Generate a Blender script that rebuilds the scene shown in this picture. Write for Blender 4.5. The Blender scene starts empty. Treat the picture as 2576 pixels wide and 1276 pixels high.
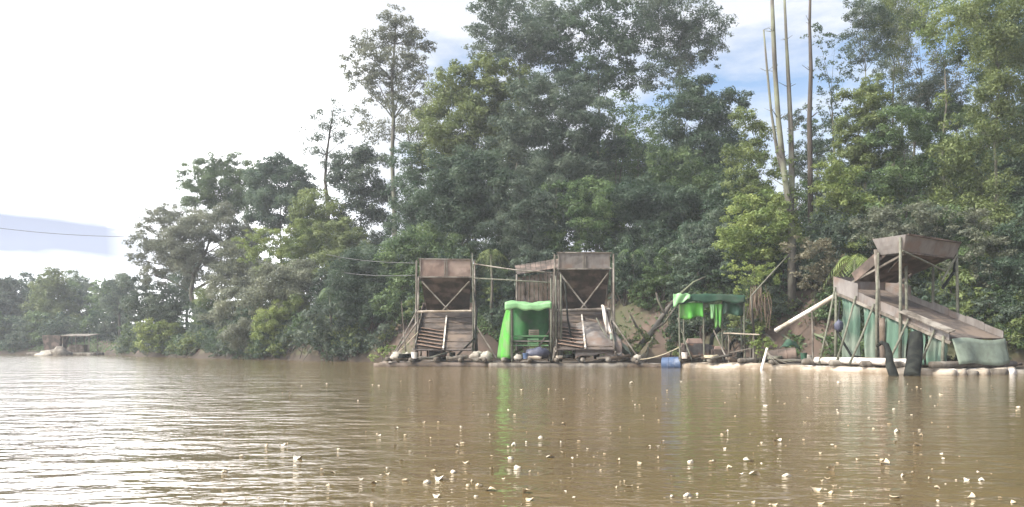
import bpy, math, random
import numpy as np
from mathutils import Vector, Matrix, noise as mnoise

random.seed(7)
R = math.radians
sc = bpy.context.scene
col = sc.collection

# ------------------------------------------------------------------ camera
FV, CU, HV, CAMH = 2138.0, 1288.0, 875.0, 1.2     # focal length / centre / horizon in photo units (2576 wide)
cam_d = bpy.data.cameras.new('camera')
cam = bpy.data.objects.new('camera', cam_d); col.objects.link(cam)
cam.location = (0, 0, CAMH); cam.rotation_euler = (R(90), 0, 0)
cam_d.sensor_width = 36; cam_d.lens = 36 * FV / 2576
cam_d.shift_y = (HV - 638) / 2576
cam_d.clip_start = 0.1; cam_d.clip_end = 6000
sc.camera = cam

# ------------------------------------------------------------------ light
SUN_EL, SUN_AZ = R(44), R(-114)            # azimuth from +Y (view direction), negative = left
sd = Vector((math.sin(SUN_AZ) * math.cos(SUN_EL), math.cos(SUN_AZ) * math.cos(SUN_EL), math.sin(SUN_EL)))
sl = bpy.data.lights.new('sun', 'SUN'); sl.energy = 5.0; sl.angle = R(0.5); sl.color = (1.0, 0.93, 0.80)
so = bpy.data.objects.new('sun', sl); col.objects.link(so)
so.rotation_euler = (-sd).to_track_quat('-Z', 'Y').to_euler()
so.location = (-60, 0, 80)

w = bpy.data.worlds.new('World'); sc.world = w; w.use_nodes = True
nt = w.node_tree; nt.nodes.clear()
def N(tree, t, **k):
    n = tree.nodes.new(t)
    for a, b in k.items():
        if hasattr(n, a): setattr(n, a, b)
        else: n.inputs[a.replace('_', ' ')].default_value = b
    return n
def mathn(tree, op, a, b=None, c=None, clamp=False):
    n = tree.nodes.new('ShaderNodeMath'); n.operation = op; n.use_clamp = clamp
    for i, x in enumerate((a, b, c)):
        if x is None: continue
        if isinstance(x, (int, float)): n.inputs[i].default_value = x
        else: tree.links.new(x, n.inputs[i])
    return n.outputs[0]
L = nt.links.new
sky = N(nt, 'ShaderNodeTexSky', sky_type='NISHITA', sun_disc=False, sun_elevation=SUN_EL, sun_rotation=SUN_AZ)
sky.air_density = 1.0; sky.dust_density = 0.6; sky.ozone_density = 2.0
b1 = N(nt, 'ShaderNodeBackground'); b1.inputs[1].default_value = 0.15; L(sky.outputs[0], b1.inputs[0])
tc = N(nt, 'ShaderNodeTexCoord'); sp = N(nt, 'ShaderNodeSeparateXYZ'); L(tc.outputs['Generated'], sp.inputs[0])
X, Y, Z = sp.outputs
mp = N(nt, 'ShaderNodeMapping'); mp.inputs['Scale'].default_value = (2.2, 2.2, 6.5); mp.inputs['Location'].default_value = (1.3, .4, .2)
L(tc.outputs['Generated'], mp.inputs[0])
nz = N(nt, 'ShaderNodeTexNoise'); nz.inputs['Scale'].default_value = 1.6; nz.inputs['Detail'].default_value = 7; nz.inputs['Roughness'].default_value = .58
L(mp.outputs[0], nz.inputs['Vector'])
left = mathn(nt, 'MAXIMUM', mathn(nt, 'MULTIPLY_ADD', X, -2.6, -0.1), mathn(nt, 'MULTIPLY_ADD', X, -0.9, -0.1))                       # more cloud towards the sun's side
cf = mathn(nt, 'ADD', mathn(nt, 'MULTIPLY_ADD', nz.outputs[0], 5.5, -1.95), left, clamp=True)
low = mathn(nt, 'MULTIPLY_ADD', Z, -7.0, 2.0, clamp=True)             # thick towards the horizon
cf = mathn(nt, 'MAXIMUM', cf, low)
nz2 = N(nt, 'ShaderNodeTexNoise'); nz2.inputs['Scale'].default_value = 2.2; nz2.inputs['Detail'].default_value = 5
mp2 = N(nt, 'ShaderNodeMapping'); mp2.inputs['Scale'].default_value = (1.6, 1.6, 9.0); mp2.inputs['Location'].default_value = (4.1, 2.2, .1)
L(tc.outputs['Generated'], mp2.inputs[0]); L(mp2.outputs[0], nz2.inputs['Vector'])
# a grey cloud bank low over the far bend of the river
band = mathn(nt, 'SUBTRACT', 1.3, mathn(nt, 'MULTIPLY', mathn(nt, 'ABSOLUTE', mathn(nt, 'ADD', mathn(nt, 'MULTIPLY_ADD', nz2.outputs[0], -.07, -0.078), Z)), 20.0), clamp=True)
edge = mathn(nt, 'MULTIPLY_ADD', X, -7.0, -2.0, clamp=True)
grey = mathn(nt, 'POWER', mathn(nt, 'MULTIPLY', mathn(nt, 'MULTIPLY', band, edge), mathn(nt, 'MULTIPLY_ADD', nz2.outputs[0], 5.0, -1.3, clamp=True), clamp=True), .75)
mixc = N(nt, 'ShaderNodeMix', data_type='RGBA')
glow = N(nt, 'ShaderNodeMix', data_type='RGBA'); glow.inputs[6].default_value = (.82, .85, .92, 1); glow.inputs[7].default_value = (5.2, 5.2, 5.25, 1)
L(mathn(nt, 'MULTIPLY_ADD', X, -4.2, -0.6, clamp=True), glow.inputs[0]); L(glow.outputs[2], mixc.inputs[6]); mixc.inputs[7].default_value = (0.38, 0.43, 0.60, 1)
L(grey, mixc.inputs[0])
b2 = N(nt, 'ShaderNodeBackground'); b2.inputs[1].default_value = 0.9; L(mixc.outputs[2], b2.inputs[0])
ms = N(nt, 'ShaderNodeMixShader'); L(cf, ms.inputs[0]); L(b1.outputs[0], ms.inputs[1]); L(b2.outputs[0], ms.inputs[2])
wo = N(nt, 'ShaderNodeOutputWorld'); L(ms.outputs[0], wo.inputs[0])

sc.view_settings.view_transform = 'Standard'; sc.view_settings.look = 'None'
sc.view_settings.exposure = 0.36; sc.view_settings.gamma = 1.0
sc.render.engine = 'CYCLES'
cy = sc.cycles
cy.use_denoising = True; cy.max_bounces = 7; cy.diffuse_bounces = 3; cy.glossy_bounces = 3
cy.transmission_bounces = 4; cy.volume_bounces = 1; cy.transparent_max_bounces = 6
cy.sample_clamp_indirect = 4.0; cy.caustics_reflective = False; cy.caustics_refractive = False

# ------------------------------------------------------------------ helpers
def P(u, v, D):                            # a point seen at (u, v) in the photo, D metres away
    return Vector(((u - CU) * D / FV, D, CAMH + (HV - v) * D / FV))
def WX(u, D): return (u - CU) * D / FV

def tag(o, label=None, cat=None, group=None, kind=None):
    if label: o['label'] = label
    if cat: o['category'] = cat
    if group: o['group'] = group
    if kind: o['kind'] = kind
    return o
def empty(name, loc, rz=0.0, label=None, cat=None, group=None):
    o = bpy.data.objects.new(name, None); o.empty_display_size = .3; col.objects.link(o)
    o.location = loc; o.rotation_euler = (0, 0, rz)
    return tag(o, label, cat, group)
def mesh_obj(name, me, mat, parent=None, smooth=False):
    me.materials.append(mat)
    if smooth: me.polygons.foreach_set('use_smooth', [True] * len(me.polygons))
    o = bpy.data.objects.new(name, me); col.objects.link(o)
    if parent: o.parent = parent
    return o

class MB:
    def __init__(s): s.v = []; s.f = []
    def box(s, c, d, rot=(0, 0, 0), taper=1.0):
        from mathutils import Euler
        m = Euler(rot).to_matrix(); n = len(s.v); c = Vector(c)
        for z in (-.5, .5):
            k = taper if z > 0 else 1.0
            for x, y in ((-.5, -.5), (.5, -.5), (.5, .5), (-.5, .5)):
                s.v.append(c + m @ Vector((x * d[0] * k, y * d[1] * k, z * d[2])))
        s.f += [tuple(n + i for i in q) for q in ((3, 2, 1, 0), (4, 5, 6, 7), (0, 1, 5, 4), (1, 2, 6, 5), (2, 3, 7, 6), (3, 0, 4, 7))]
        return s
    def beam(s, p, q, a, b):               # squared timber between two points, a wide, b deep
        p, q = Vector(p), Vector(q); d = (q - p).normalized()
        up = Vector((0, 0, 1)) if abs(d.z) < .9 else Vector((1, 0, 0))
        x = d.cross(up).normalized() * a / 2; y = x.normalized().cross(d) * b / 2; n = len(s.v)
        for e in (p, q): s.v += [e - x - y, e + x - y, e + x + y, e - x + y]
        s.f += [tuple(n + i for i in f) for f in ((3, 2, 1, 0), (4, 5, 6, 7), (0, 1, 5, 4), (1, 2, 6, 5), (2, 3, 7, 6), (3, 0, 4, 7))]
        return s
    def tube(s, pts, rad, n=8, wob=0.0):
        pts = [Vector(p) for p in pts]
        if not hasattr(rad, '__len__'): rad = [rad] * len(pts)
        m0 = len(s.v); ref = None
        for i, p in enumerate(pts):
            a = pts[max(i - 1, 0)]; b = pts[min(i + 1, len(pts) - 1)]; d = (b - a).normalized()
            if ref is None:
                ref = d.orthogonal().normalized()
            x = (ref - d * ref.dot(d)).normalized(); ref = x; y = d.cross(x)
            for k in range(n):
                t = 2 * math.pi * k / n; r = rad[i] * (1 + wob * random.uniform(-1, 1))
                s.v.append(p + x * math.cos(t) * r + y * math.sin(t) * r)
        for i in range(len(pts) - 1):
            for k in range(n):
                a = m0 + i * n + k; b = m0 + i * n + (k + 1) % n
                s.f.append((a, b, b + n, a + n))
        s.f.append(tuple(m0 + k for k in range(n))[::-1]); s.f.append(tuple(m0 + (len(pts) - 1) * n + k for k in range(n)))
        return s
    def log(s, p, q, r, segs=5, wob=.06, n=9):
        p, q = Vector(p), Vector(q); pts = []; L_ = (q - p).length
        for i in range(segs + 1):
            t = i / segs; o = Vector([random.uniform(-1, 1) for _ in range(3)]) * r * .22
            pts.append(p.lerp(q, t) + o)
        return s.tube(pts, [r * random.uniform(.9, 1.08) for _ in pts], n, wob)
    def grid(s, fn, nu, nv):
        n = len(s.v)
        for j in range(nv + 1):
            for i in range(nu + 1): s.v.append(Vector(fn(i / nu, j / nv)))
        for j in range(nv):
            for i in range(nu):
                a = n + j * (nu + 1) + i; s.f.append((a, a + 1, a + nu + 2, a + nu + 1))
        return s
    def lump(s, c, d, seg=10, ring=7, amp=.15, sd_=0):
        n = len(s.v); c = Vector(c)
        for j in range(ring + 1):
            th = math.pi * j / ring
            for i in range(seg):
                ph = 2 * math.pi * i / seg
                v = Vector((math.sin(th) * math.cos(ph), math.sin(th) * math.sin(ph), math.cos(th)))
                k = 1 + amp * mnoise.noise(v * 2.1 + Vector((sd_, sd_ * .7, 3)))*2
                s.v.append(c + Vector((v.x * d[0], v.y * d[1], v.z * d[2])) * k)
        for j in range(ring):
            for i in range(seg):
                a = n + j * seg + i; b = n + j * seg + (i + 1) % seg
                s.f.append((a, a + seg, b + seg, b))
        return s
    def build(s, name, mat, parent=None, off=None, smooth=False, solid=0, bevel=0):
        me = bpy.data.meshes.new(name)
        vs = [tuple(v - off) if off is not None else tuple(v) for v in s.v]
        me.from_pydata(vs, [], s.f); me.update()
        o = mesh_obj(name, me, mat, parent, smooth)
        if solid:
            m = o.modifiers.new('thickness', 'SOLIDIFY'); m.thickness = solid; m.offset = 0
        if bevel:
            m = o.modifiers.new('bevel', 'BEVEL'); m.width = bevel; m.segments = 2; m.limit_method = 'ANGLE'
        return o

# ------------------------------------------------------------------ materials
def pm(name, c1, c2=None, scale=3.0, rough=.8, stretch=(1, 1, 1), bump=.0, c3=None, s3=.7, metal=0.0, trans=0.0, spec=.3):
    m = bpy.data.materials.new(name); m.use_nodes = True; t = m.node_tree; b = t.nodes['Principled BSDF']
    b.inputs['Roughness'].default_value = rough; b.inputs['Metallic'].default_value = metal
    b.inputs['Specular IOR Level'].default_value = spec
    c2 = c2 or tuple(x * .6 for x in c1)
    g = t.nodes.new('ShaderNodeTexCoord'); mp = t.nodes.new('ShaderNodeMapping'); mp.inputs['Scale'].default_value = stretch
    t.links.new(g.outputs['Object'], mp.inputs[0])
    n = t.nodes.new('ShaderNodeTexNoise'); n.inputs['Scale'].default_value = scale; n.inputs['Detail'].default_value = 6; n.inputs['Roughness'].default_value = .65
    t.links.new(mp.outputs[0], n.inputs['Vector'])
    r = t.nodes.new('ShaderNodeValToRGB'); r.color_ramp.elements[0].position = .35; r.color_ramp.elements[1].position = .65
    r.color_ramp.elements[0].color = (*c1, 1); r.color_ramp.elements[1].color = (*c2, 1)
    t.links.new(n.outputs[0], r.inputs[0]); out = r.outputs[0]
    if c3:
        n2 = t.nodes.new('ShaderNodeTexNoise'); n2.inputs['Scale'].default_value = s3; n2.inputs['Detail'].default_value = 5
        t.links.new(g.outputs['Object'], n2.inputs['Vector'])
        r2 = t.nodes.new('ShaderNodeValToRGB'); r2.color_ramp.elements[0].position = .48; r2.color_ramp.elements[1].position = .62
        t.links.new(n2.outputs[0], r2.inputs[0])
        mx = t.nodes.new('ShaderNodeMix'); mx.data_type = 'RGBA'; mx.inputs[7].default_value = (*c3, 1)
        t.links.new(r2.outputs[0], mx.inputs[0]); t.links.new(out, mx.inputs[6]); out = mx.outputs[2]
    t.links.new(out, b.inputs['Base Color'])
    if bump:
        bp = t.nodes.new('ShaderNodeBump'); bp.inputs['Strength'].default_value = bump; bp.inputs['Distance'].default_value = .03
        t.links.new(n.outputs[0], bp.inputs['Height']); t.links.new(bp.outputs[0], b.inputs['Normal'])
    if trans:
        tr = t.nodes.new('ShaderNodeBsdfTranslucent'); t.links.new(out, tr.inputs[0])
        mxs = t.nodes.new('ShaderNodeMixShader'); mxs.inputs[0].default_value = trans
        t.links.new(b.outputs[0], mxs.inputs[1]); t.links.new(tr.outputs[0], mxs.inputs[2])
        t.links.new(mxs.outputs[0], t.nodes['Material Output'].inputs[0])
    return m

M = {}
M['wood'] = pm('weathered_wood', (.145, .125, .102), (.062, .052, .043), 4, .9, (1, 1, .3), .5, (.21, .19, .165), 1.3)
M['wood_dark'] = pm('dark_wood', (.095, .07, .05), (.045, .034, .026), 4, .9, bump=.5, c3=(.15, .12, .10), s3=1.2)
M['wood_pale'] = pm('pale_stripped_log', (.44, .38, .31), (.25, .21, .165), 3, .8, (.3, 1, 1), .4, (.18, .14, .10), 1.1)
M['pole'] = pm('grey_green_pole', (.15, .15, .115), (.08, .08, .06), 5, .8, bump=.3)
M['rust'] = pm('rusty_sheet', (.22, .155, .128), (.125, .085, .07), 2.4, .75, (1, 1, .25), .4, (.27, .205, .172), .8)
M['rust_dark'] = pm('dark_rusty_board', (.075, .057, .047), (.035, .028, .024), 2.6, .85, (1, 1, .35), bump=.5, c3=(.15, .11, .09), s3=1.1)
M['sheet'] = pm('grey_sheet', (.185, .168, .158), (.105, .092, .084), 2.2, .6, (1, 1, .3), .3, (.135, .098, .078), .9)
M['mat'] = pm('sluice_carpet', (.10, .082, .072), (.055, .045, .04), 3.5, .95, bump=.8, c3=(.15, .115, .09), s3=.8)
M['plank_tan'] = pm('wet_tan_plank', (.30, .20, .15), (.15, .10, .07), 2.5, .6, (.4, 2.5, 1), .4)
M['tarp'] = pm('bright_green_tarp', (.13, .50, .06), (.075, .32, .045), 1.6, .5, (1, 1, .4), .8, (.17, .33, .11), 1.5, trans=.35, spec=.5)
M['tarp_mid'] = pm('shaded_green_tarp', (.05, .20, .06), (.03, .12, .04), 1.3, .6, bump=.5, c3=(.07, .15, .07), s3=1.0, trans=.15)  # interior shade of the hut's back wall put into a darker green
M['tarp_pale'] = pm('faded_green_tarp', (.32, .58, .28), (.20, .42, .19), 1.5, .45, bump=.3, trans=.25, spec=.5)
M['tarp_dark'] = pm('dark_green_tarp', (.030, .085, .05), (.018, .05, .032), 1.5, .65, bump=.4, c3=(.05, .07, .05), s3=1.3, trans=.12)
M['tarp_sea'] = pm('sea_green_tarp', (.105, .185, .135), (.06, .105, .08), 1.2, .7, (1, 1, .25), .6, (.17, .205, .165), .7, trans=.1)
M['tarp_grey'] = pm('grey_green_tarp', (.20, .24, .19), (.12, .14, .11), 1.6, .7, bump=.4)
M['tarp_blue'] = pm('dark_blue_tarp', (.075, .078, .115), (.035, .038, .06), 2.5, .5, bump=.6)
M['blue'] = pm('blue_plastic', (.055, .09, .17), (.035, .06, .12), 2, .45, c3=(.14, .17, .24), s3=2)
M['white'] = pm('white_plastic', (.72, .68, .64), (.52, .47, .42), 2.4, .5, c3=(.36, .30, .24), s3=1.4)
M['sack'] = pm('white_sack', (.36, .33, .29), (.2, .18, .15), 3, .9, bump=.6)
M['black'] = pm('black_rubber', (.012, .013, .012), (.007, .008, .007), 3, .9, bump=.2, c3=(.024, .026, .022), s3=2, spec=.12)
M['iron'] = pm('oily_iron', (.075, .07, .068), (.03, .028, .027), 4, .55, metal=.3, c3=(.14, .08, .055), s3=2)
M['rope'] = pm('pale_rope', (.42, .37, .27), (.26, .22, .15), 9, .95)
M['cable'] = pm('grey_cable', (.10, .10, .10), (.07, .07, .07), 3, .7)
M['bark'] = pm('grey_bark', (.125, .11, .09), (.06, .052, .043), 3, .95, (1, 1, .25), .6, (.13, .15, .09), .5)
M['bark_pale'] = pm('pale_bark', (.115, .105, .09), (.055, .05, .043), 2.5, .9, (1, 1, .2), .5, (.15, .16, .11), .4)
M['bark_dark'] = pm('dark_bark', (.075, .06, .05), (.04, .033, .027), 3, .95, (1, 1, .25), .6)
M['fleck_tan'] = pm('pale_tan_fleck', (.52, .43, .30), (.30, .24, .16), 6, .5)
M['foam'] = pm('foam_white', (.66, .60, .50), (.44, .38, .29), 8, .5)
M['straw'] = pm('dry_straw', (.20, .15, .11), (.11, .08, .06), 3, .95, (3, 3, .3), .4)

def leafmat(name, a, b, trans=.38, hue=.0):
    m = bpy.data.materials.new(name); m.use_nodes = True; t = m.node_tree; t.nodes.clear()
    at = t.nodes.new('ShaderNodeAttribute'); at.attribute_name = 'tint'
    mx = t.nodes.new('ShaderNodeMix'); mx.data_type = 'RGBA'
    mx.inputs[6].default_value = (*a, 1); mx.inputs[7].default_value = (*b, 1)
    t.links.new(at.outputs['Fac'], mx.inputs[0])
    oi = t.nodes.new('ShaderNodeObjectInfo')
    hs = t.nodes.new('ShaderNodeHueSaturation')
    mr = t.nodes.new('ShaderNodeMapRange'); mr.inputs[3].default_value = .86; mr.inputs[4].default_value = 1.16
    t.links.new(oi.outputs['Random'], mr.inputs[0]); t.links.new(mr.outputs[0], hs.inputs['Value'])
    t.links.new(mx.outputs[2], hs.inputs['Color'])
    p = t.nodes.new('ShaderNodeBsdfPrincipled'); p.inputs['Roughness'].default_value = .5; p.inputs['Specular IOR Level'].default_value = .35
    t.links.new(hs.outputs[0], p.inputs['Base Color'])
    tr = t.nodes.new('ShaderNodeBsdfTranslucent')
    h2 = t.nodes.new('ShaderNodeHueSaturation'); h2.inputs['Hue'].default_value = .485; h2.inputs['Value'].default_value = 1.25; h2.inputs['Saturation'].default_value = 1.05
    t.links.new(hs.outputs[0], h2.inputs['Color']); t.links.new(h2.outputs[0], tr.inputs[0])
    ms = t.nodes.new('ShaderNodeMixShader'); ms.inputs[0].default_value = trans
    t.links.new(p.outputs[0], ms.inputs[1]); t.links.new(tr.outputs[0], ms.inputs[2])
    o = t.nodes.new('ShaderNodeOutputMaterial'); t.links.new(ms.outputs[0], o.inputs[0])
    return m
LM = {
 'deep': leafmat('leaf_deep', (.026, .052, .030), (.090, .132, .078)),
 'slate': leafmat('leaf_slate', (.036, .060, .042), (.118, .150, .102)),
 'mid': leafmat('leaf_mid', (.038, .074, .028), (.130, .188, .075)),
 'olive': leafmat('leaf_olive', (.060, .090, .028), (.190, .232, .085)),
 'lime': leafmat('leaf_lime', (.085, .135, .034), (.265, .315, .105)),
 'grey': leafmat('leaf_grey', (.068, .082, .054), (.205, .218, .150)),
 'dry': leafmat('leaf_dry', (.085, .082, .050), (.190, .172, .112)),
}

# ------------------------------------------------------------------ terrain
SH = [(-900, 150), (-300, 152), (0, 153), (200, 150), (262, 146), (310, 126), (420, 108), (560, 92), (750, 81), (950, 72),
      (1100, 67), (1300, 66), (1500, 64), (1750, 58), (1950, 53), (2200, 50), (2450, 48), (2700, 46), (3200, 43)]
shx = np.array([-900.] + [WX(u, D) for u, D in SH] + [700.]); shy = np.array([150.] + [D for u, D in SH] + [40.])
HBx = np.array([-200, -60, -36, -20, -12, -5, 10, 18, 26, 60.]); HBz = np.array([2.2, 2.4, 3.0, 4.4, 5.2, 5.6, 6.0, 6.2, 5.2, 5.0])
def shore_y(x): return np.interp(x, shx, shy) + .9 * np.sin(x * .41) + .5 * np.sin(x * 1.13 + 1)
def height(x, y):
    x = np.asarray(x, float); y = np.asarray(y, float)
    d = (y - shore_y(x)) * .85
    hb = np.interp(x, HBx, HBz)
    n = .5 * np.sin(x * .35 + y * .22) + .35 * np.sin(x * .9 - y * .7 + 2) + .22 * np.sin(x * 2.1 + y * 1.7)
    up = hb * (1 - np.exp(-np.maximum(d, 0) / 3.6)) + np.maximum(d, 0) * .035 + n * np.clip(d / 6, 0, 1) * .6 + .15 * np.clip(d * 4, 0, 1)
    return np.where(d > 0, np.minimum(up, 9 + n), np.maximum(d * .45, -2.0))
def zg(x, y): return float(height(x, y))

def axis(parts):
    out = []
    for a, b, s in parts: out += list(np.arange(a, b, s))
    return np.array(out + [parts[-1][1]], float)
gx = axis([(-420, -150, 30), (-150, -80, 3), (-80, 60, .8), (60, 120, 4), (120, 420, 30)])
gy = axis([(-420, -60, 30), (-60, 36, 8), (36, 110, .7), (110, 180, 1.5), (180, 420, 30)])
GX, GY = np.meshgrid(gx, gy); GZ = height(GX, GY)
nx, ny = len(gx), len(gy)
vv = np.stack([GX, GY, GZ], -1).reshape(-1, 3)
idx = np.arange(nx * ny).reshape(ny, nx)
q = np.stack([idx[:-1, :-1], idx[:-1, 1:], idx[1:, 1:], idx[1:, :-1]], -1).reshape(-1, 4)
def np_mesh(name, v, q):
    me = bpy.data.meshes.new(name); k = q.shape[1]
    me.vertices.add(len(v)); me.vertices.foreach_set('co', np.ascontiguousarray(v, dtype=np.float32).ravel())
    me.loops.add(q.size); me.loops.foreach_set('vertex_index', np.ascontiguousarray(q, dtype=np.int32).ravel())
    me.polygons.add(len(q)); me.polygons.foreach_set('loop_start', np.arange(0, q.size, k, dtype=np.int32))
    me.update(calc_edges=True)
    return me
M['earth'] = pm('river_bank_earth', (.105, .074, .058), (.055, .041, .033), .55, .95, bump=.9, c3=(.06, .062, .032), s3=.22)
t = M['earth'].node_tree; pb = t.nodes['Principled BSDF']; lk = pb.inputs['Base Color'].links[0].from_socket
gg = t.nodes.new('ShaderNodeNewGeometry'); sz = t.nodes.new('ShaderNodeSeparateXYZ'); t.links.new(gg.outputs['Position'], sz.inputs[0])
tn = t.nodes.new('ShaderNodeTexNoise'); tn.inputs['Scale'].default_value = .9; t.links.new(gg.outputs['Position'], tn.inputs['Vector'])
wet = mathn(t, 'SUBTRACT', 1.0, mathn(t, 'MULTIPLY', mathn(t, 'SUBTRACT', sz.outputs[2], mathn(t, 'MULTIPLY', tn.outputs[0], .9)), 4.0, clamp=True))   # wet mud along the waterline
mx = t.nodes.new('ShaderNodeMix'); mx.data_type = 'RGBA'; mx.inputs[7].default_value = (.045, .034, .025, 1)
t.links.new(wet, mx.inputs[0]); t.links.new(lk, mx.inputs[6]); t.links.new(mx.outputs[2], pb.inputs['Base Color'])
g = mesh_obj('ground', np_mesh('ground', vv, q), M['earth'], smooth=True); tag(g, kind='structure')

# water
wm = bpy.data.materials.new('muddy_river'); wm.use_nodes = True; t = wm.node_tree
b = t.nodes['Principled BSDF']
b.inputs['Roughness'].default_value = .07; b.inputs['IOR'].default_value = 1.42
tc = t.nodes.new('ShaderNodeTexCoord')
def wn(sc_, st, det, loc=(0, 0, 0)):
    mp = t.nodes.new('ShaderNodeMapping'); mp.inputs['Scale'].default_value = st; mp.inputs['Location'].default_value = loc
    t.links.new(tc.outputs['Object'], mp.inputs[0])
    n = t.nodes.new('ShaderNodeTexNoise'); n.inputs['Scale'].default_value = sc_; n.inputs['Detail'].default_value = det
    n.inputs['Roughness'].default_value = .5; t.links.new(mp.outputs[0], n.inputs['Vector']); return n.outputs[0]
n1 = wn(1.5, (.85, 1.3, 1), 4); n2 = wn(5.0, (.9, 1.3, 1), 2, (5, 3, 0)); n3 = wn(.09, (.6, 1, 1), 3, (2, 9, 0))
patch = mathn(t, 'MULTIPLY_ADD', n3, 4.0, -1.35, clamp=True)       # calmer and livelier patches
sx = t.nodes.new('ShaderNodeSeparateXYZ'); t.links.new(tc.outputs['Object'], sx.inputs[0])
wind = mathn(t, 'MULTIPLY_ADD', sx.outputs[0], -.13, .42, clamp=True)      # the left of the river is wind ruffled, the right calm
n0 = wn(.33, (.8, 1.2, 1), 3, (3, 1, 0))
hgt = mathn(t, 'ADD', mathn(t, 'MULTIPLY', n0, mathn(t, 'MULTIPLY_ADD', wind, .11, .035)), mathn(t, 'ADD', mathn(t, 'MULTIPLY', n1, mathn(t, 'MULTIPLY_ADD', mathn(t, 'MAXIMUM', wind, mathn(t, 'MULTIPLY', patch, .45)), .075, .018)), mathn(t, 'MULTIPLY', mathn(t, 'MULTIPLY', n2, .013), mathn(t, 'MULTIPLY_ADD', patch, 1.2, .25))))
bp = t.nodes.new('ShaderNodeBump'); bp.inputs['Strength'].default_value = 1.0; bp.inputs['Distance'].default_value = 1.0
t.links.new(hgt, bp.inputs['Height']); t.links.new(bp.outputs[0], b.inputs['Normal'])
cr = t.nodes.new('ShaderNodeValToRGB'); cr.color_ramp.elements[0].color = (.112, .080, .038, 1); cr.color_ramp.elements[1].color = (.150, .108, .054, 1)
cr.color_ramp.elements[0].position = .35; cr.color_ramp.elements[1].position = .65
t.links.new(wn(.16, (.5, 1, 1), 4, (7, 1, 0)), cr.inputs[0]); t.links.new(cr.outputs[0], b.inputs['Base Color'])
b.inputs['Specular IOR Level'].default_value = .75
wmesh = MB(); wmesh.v = [Vector((-415, -415, 0)), Vector((415, -415, 0)), Vector((415, 400, 0)), Vector((-415, 400, 0))]; wmesh.f = [(0, 1, 2, 3)]
tag(wmesh.build('river_water', wm), kind='structure')

# ------------------------------------------------------------------ foliage
rng = np.random.default_rng(11)
def unit(v): return v / np.maximum(np.linalg.norm(v, axis=-1, keepdims=True), 1e-6)
def leaf_arrays(blobs, size=.30, dens=1.0, squash=.8, droop=.0, clump=.36, fill=.75):
    """blobs: (x, y, z, R). Leaves gathered into small clumps spread over each blob."""
    Vs, Ts = [], []
    for bx, by, bz, Rr in blobs:
        k = int(np.clip(13 + 5 * Rr, 12, 38))
        d = unit(rng.normal(size=(k, 3)) + np.array([0, -.15, .25]))
        rr = Rr * rng.uniform(.45, 1.02, (k, 1)); rc = Rr * clump * rng.uniform(.45, 1.1, k)
        cc = np.array([bx, by, bz]) + d * rr * np.array([1, 1, squash])
        ct = rng.uniform(0, 1, k) ** 1.3
        area = 4 * math.pi * rc ** 2
        m = np.maximum(6, (area * dens * fill / (size * size * .5)).astype(int))
        ci = np.repeat(np.arange(k), m); n = len(ci)
        dd = unit(rng.normal(size=(n, 3)) + np.array([0, 0, .2]))
        pos = cc[ci] + dd * (rc[ci] * rng.uniform(.35, 1.12, n))[:, None] * np.array([1, 1, .62])
        pos[:, 2] -= droop * rng.uniform(0, 1, n) ** 2
        nor = unit(dd * .7 + np.array([0, 0, .55]) + rng.normal(size=(n, 3)) * .5)
        tg = unit(np.cross(nor, rng.normal(size=(n, 3)))); tg[:, 2] -= .35 * (droop > 0); tg = unit(tg)
        bt = np.cross(nor, tg)
        s = size * rng.uniform(.6, 1.35, (n, 1)); wd = s * rng.uniform(.28, .45, (n, 1))
        quad = np.stack([pos - tg * s * .5, pos + bt * wd * .5 - tg * s * .05, pos + tg * s * .5 - nor * s * .12, pos - bt * wd * .5 - tg * s * .05], 1)
        Vs.append(quad.reshape(-1, 3)); Ts.append(np.clip(ct[ci] * .75 + rng.uniform(0, .4, n) - .08, 0, 1))
    v = np.concatenate(Vs); tt = np.concatenate(Ts)
    return v, tt
def leaf_mesh(name, v, tt):
    me = np_mesh(name, v, np.arange(len(v)).reshape(-1, 4))
    a = me.attributes.new('tint', 'FLOAT', 'FACE'); a.data.foreach_set('value', tt.astype(np.float32))
    return me
NLEAF = 0
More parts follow.
